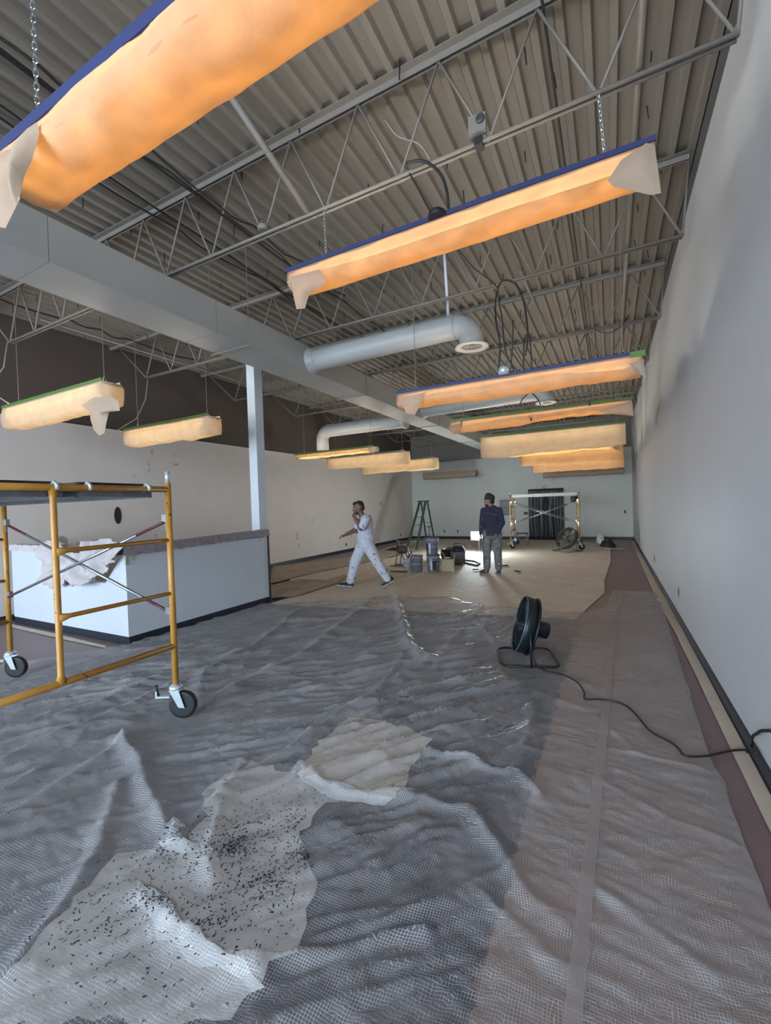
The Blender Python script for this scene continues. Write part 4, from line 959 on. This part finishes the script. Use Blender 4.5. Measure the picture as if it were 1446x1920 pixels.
bC = bucket(810,1024,bB.z+.385,'upper grey bucket of the stacked pair', lid=True, label=[(-100,-80,.03,.27,M_label),(-128,-108,.1,.25,M_labelblack)], Y_=bB.y, shift=(0,0))
bucket(764,1070,zf,'small pale pail beside the sprayer', H_=.26, r0=.085, r1=.10, m=M_label)
# mixing paddle standing in upper bucket
tag(MB().tube([bC+Vector((-.05,.02,.02)), bC+Vector((-.07,.03,.62))], .008, 6).box(bC+Vector((-.07,.03,.62)),(.10,.02,.02)).build('mixing_stick', M_black), 'dark stirring rod with T handle standing in the upper bucket', 'tool')
# airless sprayer on a cart
sp = at(752,1062,2,.012); t = empty('paint_sprayer', 'brown airless paint sprayer on a small tubular cart', 'sprayer', None, (sp.x,sp.y,.012))
x_, y_ = sp.x+.02, sp.y+.1
part('motor_case', MB().lathe([(.04,-.16),(.09,-.15),(.10,-.05),(.10,.08),(.07,.13),(.03,.14)], (x_,y_,.42), 18, Matrix.Rotation(pi/2,3,'Y')), M_boot, t, True)
part('pump', MB().lathe([(.03,0),(.035,.12),(.05,.14),(.05,.22),(.03,.26)], (x_+.14,y_-.02,.12), 14), M_galv, t, True)
for s in (-1,1):
    part('cart_leg', MB().tube([(x_-.16,y_+s*.14,.02),(x_-.10,y_+s*.13,.30),(x_,y_+s*.12,.36),(x_+.16,y_+s*.14,.02)], .012, 8), M_boot, t, True)
    part('cart_foot', MB().tube([(x_-.30,y_+s*.14,.02),(x_+.1,y_+s*.14,.02)], .014, 8), M_black, t, True)
part('cart_handle', MB().tube([(x_-.1,y_-.12,.45),(x_-.1,y_-.12,.62),(x_-.1,y_+.12,.62),(x_-.1,y_+.12,.45)], .010, 8), M_black, t, True)
part('gauge', MB().lathe([(.03,0),(.03,.03)], (x_+.10,y_-.08,.50), 12, Matrix.Rotation(pi/2,3,'X')), M_black, t)
part('suction_hose', MB().tube([(x_+.14,y_-.02,.14),(x_+.22,y_-.04,.35),(x_+.26,y_-.06,.40),(x_+.28,y_-.08,.3)], .012, 7), M_black, t, True)
a0 = at(737,1030,2,.2); tag(MB().tube([(x_-.05,y_,.5),(x_-.28,y_+.05,.78)], .011, 6).build('wood_stick', M_tan), 'pale wooden stick leaning on the sprayer', 'stick')
# coiled hose behind buckets
hs = []
hc = at(838,1052,2,.02); hc = Vector((hc.x,hc.y+.5,0))
for i in range(120): a = i*2*pi/20; rr = .30+.02*sin(i*.9); hs.append((hc.x+rr*cos(a),hc.y+rr*sin(a),.05+.045*(i//20)+.01*sin(i*1.3)))
tag(MB().tube(hs, .022, 7).build('coiled_hose', M_black, None, True), 'thick coil of black hose behind the stacked buckets', 'hose')
vt = at(856,1060,2,.012); vt = Vector((vt.x,vt.y+.15,.012)); t = empty('shop_vacuum', 'dark drum shop vacuum with arched handle beside the black hose coil', 'vacuum', None, tuple(vt))
part('drum', MB().lathe([(.14,.02),(.17,.03),(.18,.28),(.185,.30),(.17,.33)], vt, 22), M_lid, t, True)
part('motor_head', MB().lathe([(.17,.33),(.16,.40),(.10,.45),(.04,.46)], vt, 22), M_black, t, True)
part('handle', MB().tube([vt+Vector((-.10,0,.42)),vt+Vector((-.08,0,.52)),vt+Vector((.08,0,.52)),vt+Vector((.10,0,.42))], .014, 8), M_lid, t, True)
for a in range(4): part('wheel', MB().lathe([(.03,-.012),(.03,.012)], vt+Vector((.15*cos(a*pi/2+.7),.15*sin(a*pi/2+.7),.03)), 12, Matrix.Rotation(pi/2,3,'X')), M_black, t)
hp = [at(a,b,2,.03) for a,b in ((860,1050),(872,1050),(890,1052),(900,1056),(895,1060),(880,1057),(866,1053))]
tag(MB().tube(hp, .020, 8).build('vacuum_hose', M_lid, None, True), 'grey ribbed hose looped on the floor toward the standing man', 'hose')
tp = at(838,1072,2,.012); Mt = Matrix.Rotation(.35,3,'Z')@Matrix.Rotation(radians(58),3,'X'); t = empty('paint_tray', 'tan square paint tray propped up with a yellow-handled brush', 'tray', None, (tp.x,tp.y,.014))
part('tray_panel', MB().box((tp.x+.02,tp.y,.145), (.25,.28,.012), M=Mt), M_tan, t)
for s in (-1,1): part('tray_rim', MB().box(Vector((tp.x+.02,tp.y,.145))+Mt@Vector((s*.125,0,.015)), (.012,.28,.035), M=Mt), M_tan, t)
for s in (-1,1): part('tray_rim', MB().box(Vector((tp.x+.02,tp.y,.145))+Mt@Vector((0,s*.14,.015)), (.26,.012,.035), M=Mt), M_tan, t)
t = empty('paint_brush', 'long brush with yellow handle standing against the tan tray', 'brush', None, (tp.x+.17,tp.y-.05,.014))
part('handle', MB().tube([(tp.x+.17,tp.y-.05,.10),(tp.x+.20,tp.y-.02,.42)], .009, 8), M_ygreen, t, True); part('bristles', MB().box((tp.x+.165,tp.y-.055,.06),(.05,.015,.09)), M_tan, t)
def heap(px, py, sx, sy, sz, lab, m, seed, cat='cloth', nm='cloth_heap'):
    p = at(px,py,2,.012); mb = MB(); n = 26; f1 = noise2(seed)
    vs = []
    for i in range(n+1):
        for j in range(n+1):
            u_, v_ = i/n*2-1, j/n*2-1; rr = min(1,sqrt(u_*u_+v_*v_)); h = max(0,(1-rr**2))*(.4+.9*float(f1(np.array(u_*3+9),np.array(v_*3+9))))+.15*float(f1(np.array(u_*9+9),np.array(v_*9+9)))*(rr<1)
            vs.append((p.x+u_*sx*(1+.2*float(f1(np.array(v_*2+20),np.array(3.)))),p.y+v_*sy,.012+sz*h))
    fs = [(i*(n+1)+j,(i+1)*(n+1)+j,(i+1)*(n+1)+j+1,i*(n+1)+j+1) for i in range(n) for j in range(n) if (2*(i+.5)/n-1)**2+(2*(j+.5)/n-1)**2 < 1]
    mb.add(vs, fs); o = mb.build(nm, m, None, True); return tag(o, lab, cat)
heap(742,1032,.36,.22,.09,'flat heap of black cloth on the floor left of the ladder',M_black,61)
heap(1140,1025,.22,.18,.24,'black bag slumped on the floor near the right far corner',M_black,62,'bag','black_bag')
heap(1126,1019,.13,.15,.30,'white plastic bag behind the black bag at the far right',M_white,63,'bag','white_bag')
a, b = at(1132,1029,2,.03), at(1172,1029,2,.03); tag(MB().tube([a,b], .014, 7).build('roller_pole', M_tan), 'pale pole lying on the floor in front of the black bag', 'pole')
for k, (pa, pb, lab) in enumerate((((757,1037),(735,1044),'dark tool bar lying left of the sprayer'),((764,1072),(732,1071),'dark pole on the floor left of the small pail'),((940,1061),(953,1060),'short dark offcut on the paper right of the standing man'),((886,1068),(898,1068),'short dark offcut on the paper left of the standing man'),((965,1070),(976,1072),'small dark offcut farther right of the standing man'))):
    a, b = at(*pa,2,.035), at(*pb,2,.035); tag(MB().tube([a,b], .014, 6).build('floor_bar', M_black), lab, 'bar')
for k, (px, lab) in enumerate(((862,'left wire stand behind the hose coil'),(878,'right wire stand behind the hose coil'))):
    p = at(px,1030,2,.012); mb = MB()
    mb.tube([p+Vector((-.09,0,0)),p+Vector((-.07,0,.13)),p+Vector((.07,0,.13)),p+Vector((.09,0,0))], .006, 5); mb.tube([p+Vector((-.09,.15,0)),p+Vector((-.07,.15,.10)),p+Vector((.07,.15,.10)),p+Vector((.09,.15,0))], .006, 5); mb.tube([p+Vector((-.07,0,.13)),p+Vector((-.07,.15,.10))], .006, 5)
    tag(mb.build('wire_stand', M_galv, None, True), lab, 'stand')
# stool behind far scaffold
sp = at(980,1021,2,.012); t = empty('step_stool', 'small dark-topped step stool behind the far scaffold', 'stool', None, (sp.x,sp.y,.012))
part('seat', MB().box((sp.x,sp.y,.40),(.36,.28,.03)), M_black, t)
for a in (-1,1):
    for b in (-1,1): part('leg', MB().tube([(sp.x+a*.15,sp.y+b*.11,.39),(sp.x+a*.19,sp.y+b*.16,.014)], .012, 6), M_galv, t, True)
    part('cross_bar', MB().tube([(sp.x-.17,sp.y+a*.14,.18),(sp.x+.17,sp.y+a*.14,.18)], .009, 6), M_galv, t, True)
# work light on the floor
wl_ = at(893,1005,1,12.6); t = empty('work_light', 'blazing white twin-head LED work light on the floor beside the standing man', 'lamp', None, (wl_.x,wl_.y,.012))
for k, dx in enumerate((-.04,.20)):
    c = Vector((wl_.x+dx, 12.6, wl_.z)); r_ = .12 if k == 0 else .07
    hd = part('lamp_head', MB().box(c+Vector((0,.04,0)),(r_*2+.03,.05,r_*2+.03)), M_black, t)
    part('led_panel', MB().lathe([(r_*.9,0),(r_*.7,.012),(.01,.016)], c+Vector((0,.012,0)), 24, Matrix.Rotation(pi/2,3,'X')), M_ledon, t)
part('stand', MB().tube([(wl_.x+.06,12.66,wl_.z-.05),(wl_.x+.06,12.66,.10)], .012, 8).tube([(wl_.x-.10,12.60,.02),(wl_.x+.06,12.66,.10),(wl_.x+.24,12.60,.02)], .010, 8).tube([(wl_.x+.06,12.66,.10),(wl_.x+.06,12.85,.02)], .010, 8), M_black, t)
lp = bpy.data.lights.new('work_light_beam','POINT'); lp.energy = 190; lp.color = (.80,.93,1); lp.shadow_soft_size = .16
lo = bpy.data.objects.new('work_light_beam', lp); C.objects.link(lo); lo.location = (wl_.x+.02,12.35,wl_.z+.05)
# ================================================================== PEOPLE
def blob(name, mb, m, parent, voxel=.010, smooth=6):
    """fuse overlapping primitives into one continuous surface"""
    tmp = mb.build(name+'_raw', m); mod = tmp.modifiers.new('r','REMESH'); mod.mode = 'VOXEL'; mod.voxel_size = voxel; mod.use_smooth_shade = True
    sm = tmp.modifiers.new('s','SMOOTH'); sm.factor = .5; sm.iterations = smooth
    dg = bpy.context.evaluated_depsgraph_get(); dg.update(); ev = tmp.evaluated_get(dg); me = bpy.data.meshes.new_from_object(ev)
    bpy.data.objects.remove(tmp); me.name = name
    if not me.materials: me.materials.append(m)
    me.polygons.foreach_set('use_smooth',[True]*len(me.polygons))
    L = Vector(parent.location); a = np.empty(len(me.vertices)*3,np.float32); me.vertices.foreach_get('co',a); a = a.reshape(-1,3)-np.array(L,np.float32); me.vertices.foreach_set('co',a.ravel()); me.update()
    o = bpy.data.objects.new(name, me); C.objects.link(o); o.parent = parent; return o
def frame(origin, fwd):
    F_ = Vector((fwd[0],fwd[1],0)).normalized(); L_ = Vector((-F_.y,F_.x,0)); o = Vector(origin)
    return (lambda f, l, z: o+F_*f+L_*l+Vector((0,0,z))), Matrix(((F_.x,L_.x,0),(F_.y,L_.y,0),(0,0,1)))
def hand(mb, wrist, d, palm_n, side, curl, size=1.0):
    """palm plus five separate fingers; d = direction wrist->fingers, palm_n = palm normal, side = thumb side"""
    d = Vector(d).normalized(); n = Vector(palm_n); n = (n-d*n.dot(d)).normalized(); s = d.cross(n).normalized()*side
    w = Vector(wrist); R_ = Matrix((s,d,n)).transposed()
    mb.ell(w+d*.048, (.040*size,.052*size,.016*size), R_, 12, 8)
    for k, (off, L_) in enumerate(((.028,.072),(.010,.080),(-.009,.075),(-.027,.058))):
        a = w+d*.082+s*off*size; c1 = curl*(1+.1*k); d1 = (d*cos(c1)+n*sin(c1)); d2 = (d*cos(c1*2.1)+n*sin(c1*2.1)); d3 = d*cos(c1*2.9)+n*sin(c1*2.9)
        b = a+d1*L_*.48; c = b+d2*L_*.32; e = c+d3*L_*.22
        mb.cap(a-d*.02,b,.0088,.0082,8); mb.cap(b,c,.0082,.0075,8); mb.cap(c,e,.0075,.0068,8)
    a = w+d*.022+s*.026; b = a+(d*.5+s*.75+n*.25).normalized()*.042; c = b+(d*.85+s*.25+n*.4).normalized()*.030
    mb.cap(a,b,.0125,.0100,8); mb.cap(b,c,.0100,.0080,8)
def head(mb, T, c, R_, sc=1.0):
    """skull, jaw, nose, brow, ears; R_ columns = forward, left, up"""
    q = lambda f,l,z: Vector(c)+R_@Vector((f*sc,l*sc,z*sc))
    mb.ell(q(-.010,0,.022), (.094*sc,.076*sc,.098*sc), R_)
    mb.ell(q(.022,0,-.045), (.066*sc,.056*sc,.072*sc), R_)
    mb.ell(q(.052,0,-.088), (.030*sc,.030*sc,.024*sc), R_)
    mb.cap(q(.082,0,.010), q(.108,0,-.028), .009*sc,.014*sc,8)
    mb.ell(q(.080,0,.030), (.016*sc,.050*sc,.012*sc), R_)
    mb.ell(q(.076,0,-.062), (.018*sc,.026*sc,.010*sc), R_)
    for s in (-1,1): mb.ell(q(-.008,s*.078,-.008), (.022*sc,.010*sc,.034*sc), R_); mb.ell(q(.050,s*.036,-.018), (.026*sc,.022*sc,.020*sc), R_)
    return q
def face_bits(q, R_, root, mskin, sc=1.0):
    for s in (-1,1):
        ob = part('eye', MB().ell(q(.079,s*.031,.012), (.009,.013,.008), R_, 10, 6), M_white, root, True)
        part('iris', MB().ell(q(.087,s*.031,.012), (.003,.006,.006), R_, 8, 5), M_hair, root, True)
        part('eyebrow', MB().cap(q(.093,s*.016,.034), q(.084,s*.050,.034), .005, .004, 6), M_hair, root, True)
    part('mouth', MB().cap(q(.092,-.020,-.064), q(.092,.020,-.064), .0045, .0045, 6), M_purple, root, True)
def shoe(root, T, heel, toe, up, m=M_shoe, sole=M_sole, sc=1.0):
    h, t_ = Vector(heel), Vector(toe); d = (t_-h).normalized(); s = d.cross(Vector(up)).normalized(); n = s.cross(d)
    mb = MB(); R_ = Matrix((d,s,n)).transposed()
    mb.ell(h+d*.045+n*.050, (.060,.040,.052), R_); mb.ell(h+d*.13+n*.036, (.085,.044,.036), R_); mb.ell(t_-d*.055+n*.030, (.060,.047,.030), R_); mb.cap(h+d*.05+n*.06, h+d*.05+n*.105, .042, .045)
    blob('shoe', mb, m, root, .008, 3)
    ms = MB(); ms.ell(h+d*.06+n*.012, (.070,.041,.018), R_); ms.ell(t_-d*.075+n*.012, (.090,.048,.018), R_); ms.ell(h+d*.15+n*.012, (.08,.040,.018), R_)
    blob('shoe_sole', ms, sole, root, .007, 2)
# --- man walking to the left, near hand at his face
g = at(688,1101,2,.012)
FW = Vector((-.80,-.60,0))
root = empty('person', 'man in paint-spattered white shirt and trousers striding left, hand raised to face', 'person', None, (g.x,g.y,.012))
T, R3 = frame((g.x,g.y,.012), FW)
HipL, HipR = (.0,.085,.86), (.0,-.085,.86)
# near leg (his left) trails behind, far leg (right) leads
kL, aL = (-.20,.10,.47), (-.40,.10,.135); kR, aR = (.20,-.09,.46), (.30,-.09,.095)
neck, shL, shR = (.055,0,1.335), (-.005,.185,1.275), (.02,-.185,1.275)
elL, wrL = (.095,.245,1.115), (.205,.12,1.335)
elR, wrR = (.16,-.245,1.06), (.345,-.20,.985)
hc_ = T(.10,0,1.49); Rh = Matrix.Rotation(radians(0),3,'Z')@R3@Matrix.Rotation(radians(12),3,'Y')
b = MB()
b.cap(T(*HipL),T(*kL),.085,.058); b.cap(T(*kL),T(*aL),.056,.038); b.cap(T(*HipR),T(*kR),.085,.058); b.cap(T(*kR),T(*aR),.056,.038)
b.cap(T(*aL),T(-.345,.10,.085),.036,.034); b.cap(T(*aR),T(.36,-.09,.055),.036,.034)
b.ell(T(-.01,0,.90),(.115,.155,.12),R3); b.ell(T(.0,0,1.04),(.115,.145,.15),R3); b.ell(T(.01,0,1.19),(.115,.165,.14),R3); b.cap(T(-.0,-.13,1.275),T(-.0,.13,1.275),.062,.062)
b.cap(T(.015,0,1.28),T(.075,0,1.40),.058,.054)
b.cap(T(*shL),T(*elL),.060,.050); b.cap(T(*elL),T(*wrL),.050,.032); b.cap(T(*shR),T(*elR),.060,.050); b.cap(T(*elR),T(*wrR),.050,.032)
q = head(b, T, hc_, Rh, 1.07)
hand(b, T(*wrL), T(.165,.035,1.455)-T(*wrL), R3@Vector((-.6,-.8,.1)), 1, .35)
hand(b, T(*wrR), R3@Vector((1,-.05,-.25)), R3@Vector((-.2,.3,-1)), -1, .42)
blob('body', b, M_skin, root, .0075, 3)
face_bits(q, Rh, root, M_skin)
h = MB(); h.ell(q(-.022,0,.040),(.090,.080,.088),Rh); h.ell(q(-.058,0,.0),(.052,.070,.080),Rh); h.ell(q(.035,0,.082),(.062,.066,.035),Rh); blob('hair', h, M_hair, root, .008, 3)
part('beard', MB().ell(q(.052,0,-.088),(.034,.036,.028),Rh), M_hair, root, True)
s = MB(); s.ell(T(-.015,0,.90),(.172,.190,.17),R3); s.ell(T(.0,0,1.05),(.172,.185,.18),R3); s.ell(T(-.01,0,1.20),(.155,.190,.15),R3); s.ell(T(-.07,0,1.22),(.09,.16,.13),R3); s.cap(T(0,-.14,1.285),T(0,.14,1.285),.078,.078)
s.cap(T(*shL),T(.07,.228,1.15),.086,.078); s.cap(T(*shR),T(.11,-.225,1.13),.084,.074)
s.lathe([(.182,0),(.178,.12)], T(-.015,0,.745), 24, R3@Matrix.Diagonal((.92,1.16,1)))
blob('shirt', s, M_tee, root, .010, 5)
s = MB(); s.ell(T(-.01,0,.86),(.140,.175,.12),R3)
s.cap(T(*HipL),T(*kL),.125,.102); s.cap(T(*kL),T(-.375,.10,.16),.100,.076); s.cap(T(*HipR),T(*kR),.125,.105); s.cap(T(*kR),T(.29,-.09,.13),.102,.078)
blob('trousers', s, M_pants, root, .010, 5)
shoe(root, T, T(-.505,.10,.105), T(-.275,.10,.002), (0,0,1)); shoe(root, T, T(.255,-.09,.002), T(.525,-.09,.045), (0,0,1))
part('shirt_print', MB().add([T(.172,.03,1.10),T(.155,.11,1.10),T(.152,.11,1.02),T(.174,.03,1.02)],[(0,1,2,3)]), M_lid, root)
# --- man standing facing the camera, looking left
g = at(925,1074,2,.012)
root = empty('person', 'man in navy hoodie, dark cap and grey spattered work trousers, standing', 'person', None, (g.x,g.y,.012))
T, R3 = frame((g.x,g.y,.012), (-.02,-1))
# his left is image right
T0 = T
HipL, HipR = (0,.10,.86), (0,-.10,.86); kL, aL = (.03,.115,.47), (0,.12,.09); kR, aR = (.03,-.115,.47), (.0,-.13,.09)
shL, shR = (0,.160,1.325), (0,-.160,1.325); elL, wrL = (-.03,.215,1.06), (.13,.125,.83); elR, wrR = (-.02,-.215,1.06), (.05,-.225,.83)
hF = Vector((-.72,-.69,0)); hL_ = Vector((-hF.y,hF.x,0)); Rh = Matrix(((hF.x,hL_.x,0),(hF.y,hL_.y,0),(0,0,1)))
hc_ = T(.02,-.045,1.53)
b = MB()
for H_, k_, a_ in ((HipL,kL,aL),(HipR,kR,aR)): b.cap(T(*H_),T(*k_),.085,.058); b.cap(T(*k_),T(*a_),.056,.038); b.cap(T(*a_),T(a_[0]+.06,a_[1],.04),.036,.034)
b.ell(T(0,0,.92),(.11,.16,.12),R3); b.ell(T(0,0,1.07),(.105,.15,.15),R3); b.ell(T(0,0,1.24),(.115,.155,.14),R3); b.cap(T(0,-.12,1.335),T(0,.12,1.335),.06,.06); b.cap(T(0,0,1.34),T(.015,-.02,1.46),.060,.055)
for a_, e_, w_ in ((shL,elL,wrL),(shR,elR,wrR)): b.cap(T(*a_),T(*e_),.052,.043); b.cap(T(*e_),T(*w_),.041,.028)
q = head(b, T, hc_, Rh)
hand(b, T(*wrL), R3@Vector((.25,-.25,-1)), R3@Vector((-.2,-1,0)), 1, .42); hand(b, T(*wrR), R3@Vector((.1,.05,-1)), R3@Vector((0,1,0)), -1, .40)
blob('body', b, M_skin2, root, .0075, 3); face_bits(q, Rh, root, M_skin2)
part('beard', MB().ell(q(.046,0,-.082),(.044,.046,.036),Rh), M_hair, root, True)
h = MB(); h.ell(q(-.025,0,.075),(.118,.098,.085),Rh); h.ell(q(.0,0,.125),(.075,.070,.055),Rh); h.ell(q(-.085,0,.0),(.045,.060,.080),Rh); blob('cap', h, M_hat, root, .008, 3)
for s_ in (-1,1): part('ear_muff', MB().ell(q(-.008,s_*.090,-.010),(.034,.020,.042),Rh), M_black, root, True)
s = MB(); s.ell(T(0,0,.93),(.145,.175,.13),R3); s.ell(T(0,0,1.08),(.145,.170,.18),R3); s.ell(T(0,0,1.24),(.140,.175,.15),R3); s.cap(T(0,-.12,1.33),T(0,.12,1.33),.080,.080); s.ell(T(-.03,0,1.40),(.110,.110,.050),R3)
for a_, e_, w_ in ((shL,elL,wrL),(shR,elR,wrR)): s.cap(T(*a_),T(*e_),.078,.064); s.cap(T(*e_),Vector(T(*e_)).lerp(Vector(T(*w_)),.90),.062,.048)
s.lathe([(.150,0),(.152,.08)], T(0,0,.80), 24, R3@Matrix.Diagonal((.95,1.12,1)))
blob('hoodie', s, M_navy, root, .010, 5)
s = MB(); s.ell(T(0,0,.87),(.135,.185,.12),R3)
for H_, k_, a_ in ((HipL,kL,aL),(HipR,kR,aR)): s.cap(T(*H_),T(*k_),.112,.092); s.cap(T(*k_),T(a_[0],a_[1],.12),.090,.078)
blob('trousers', s, M_camo, root, .010, 5)
shoe(root, T, T(-.07,-.115,.002), T(.12,-.26,.002), (0,0,1), M_boot, M_boot); shoe(root, T, T(-.08,.12,.002), T(.20,.13,.002), (0,0,1), M_lid, M_grey)
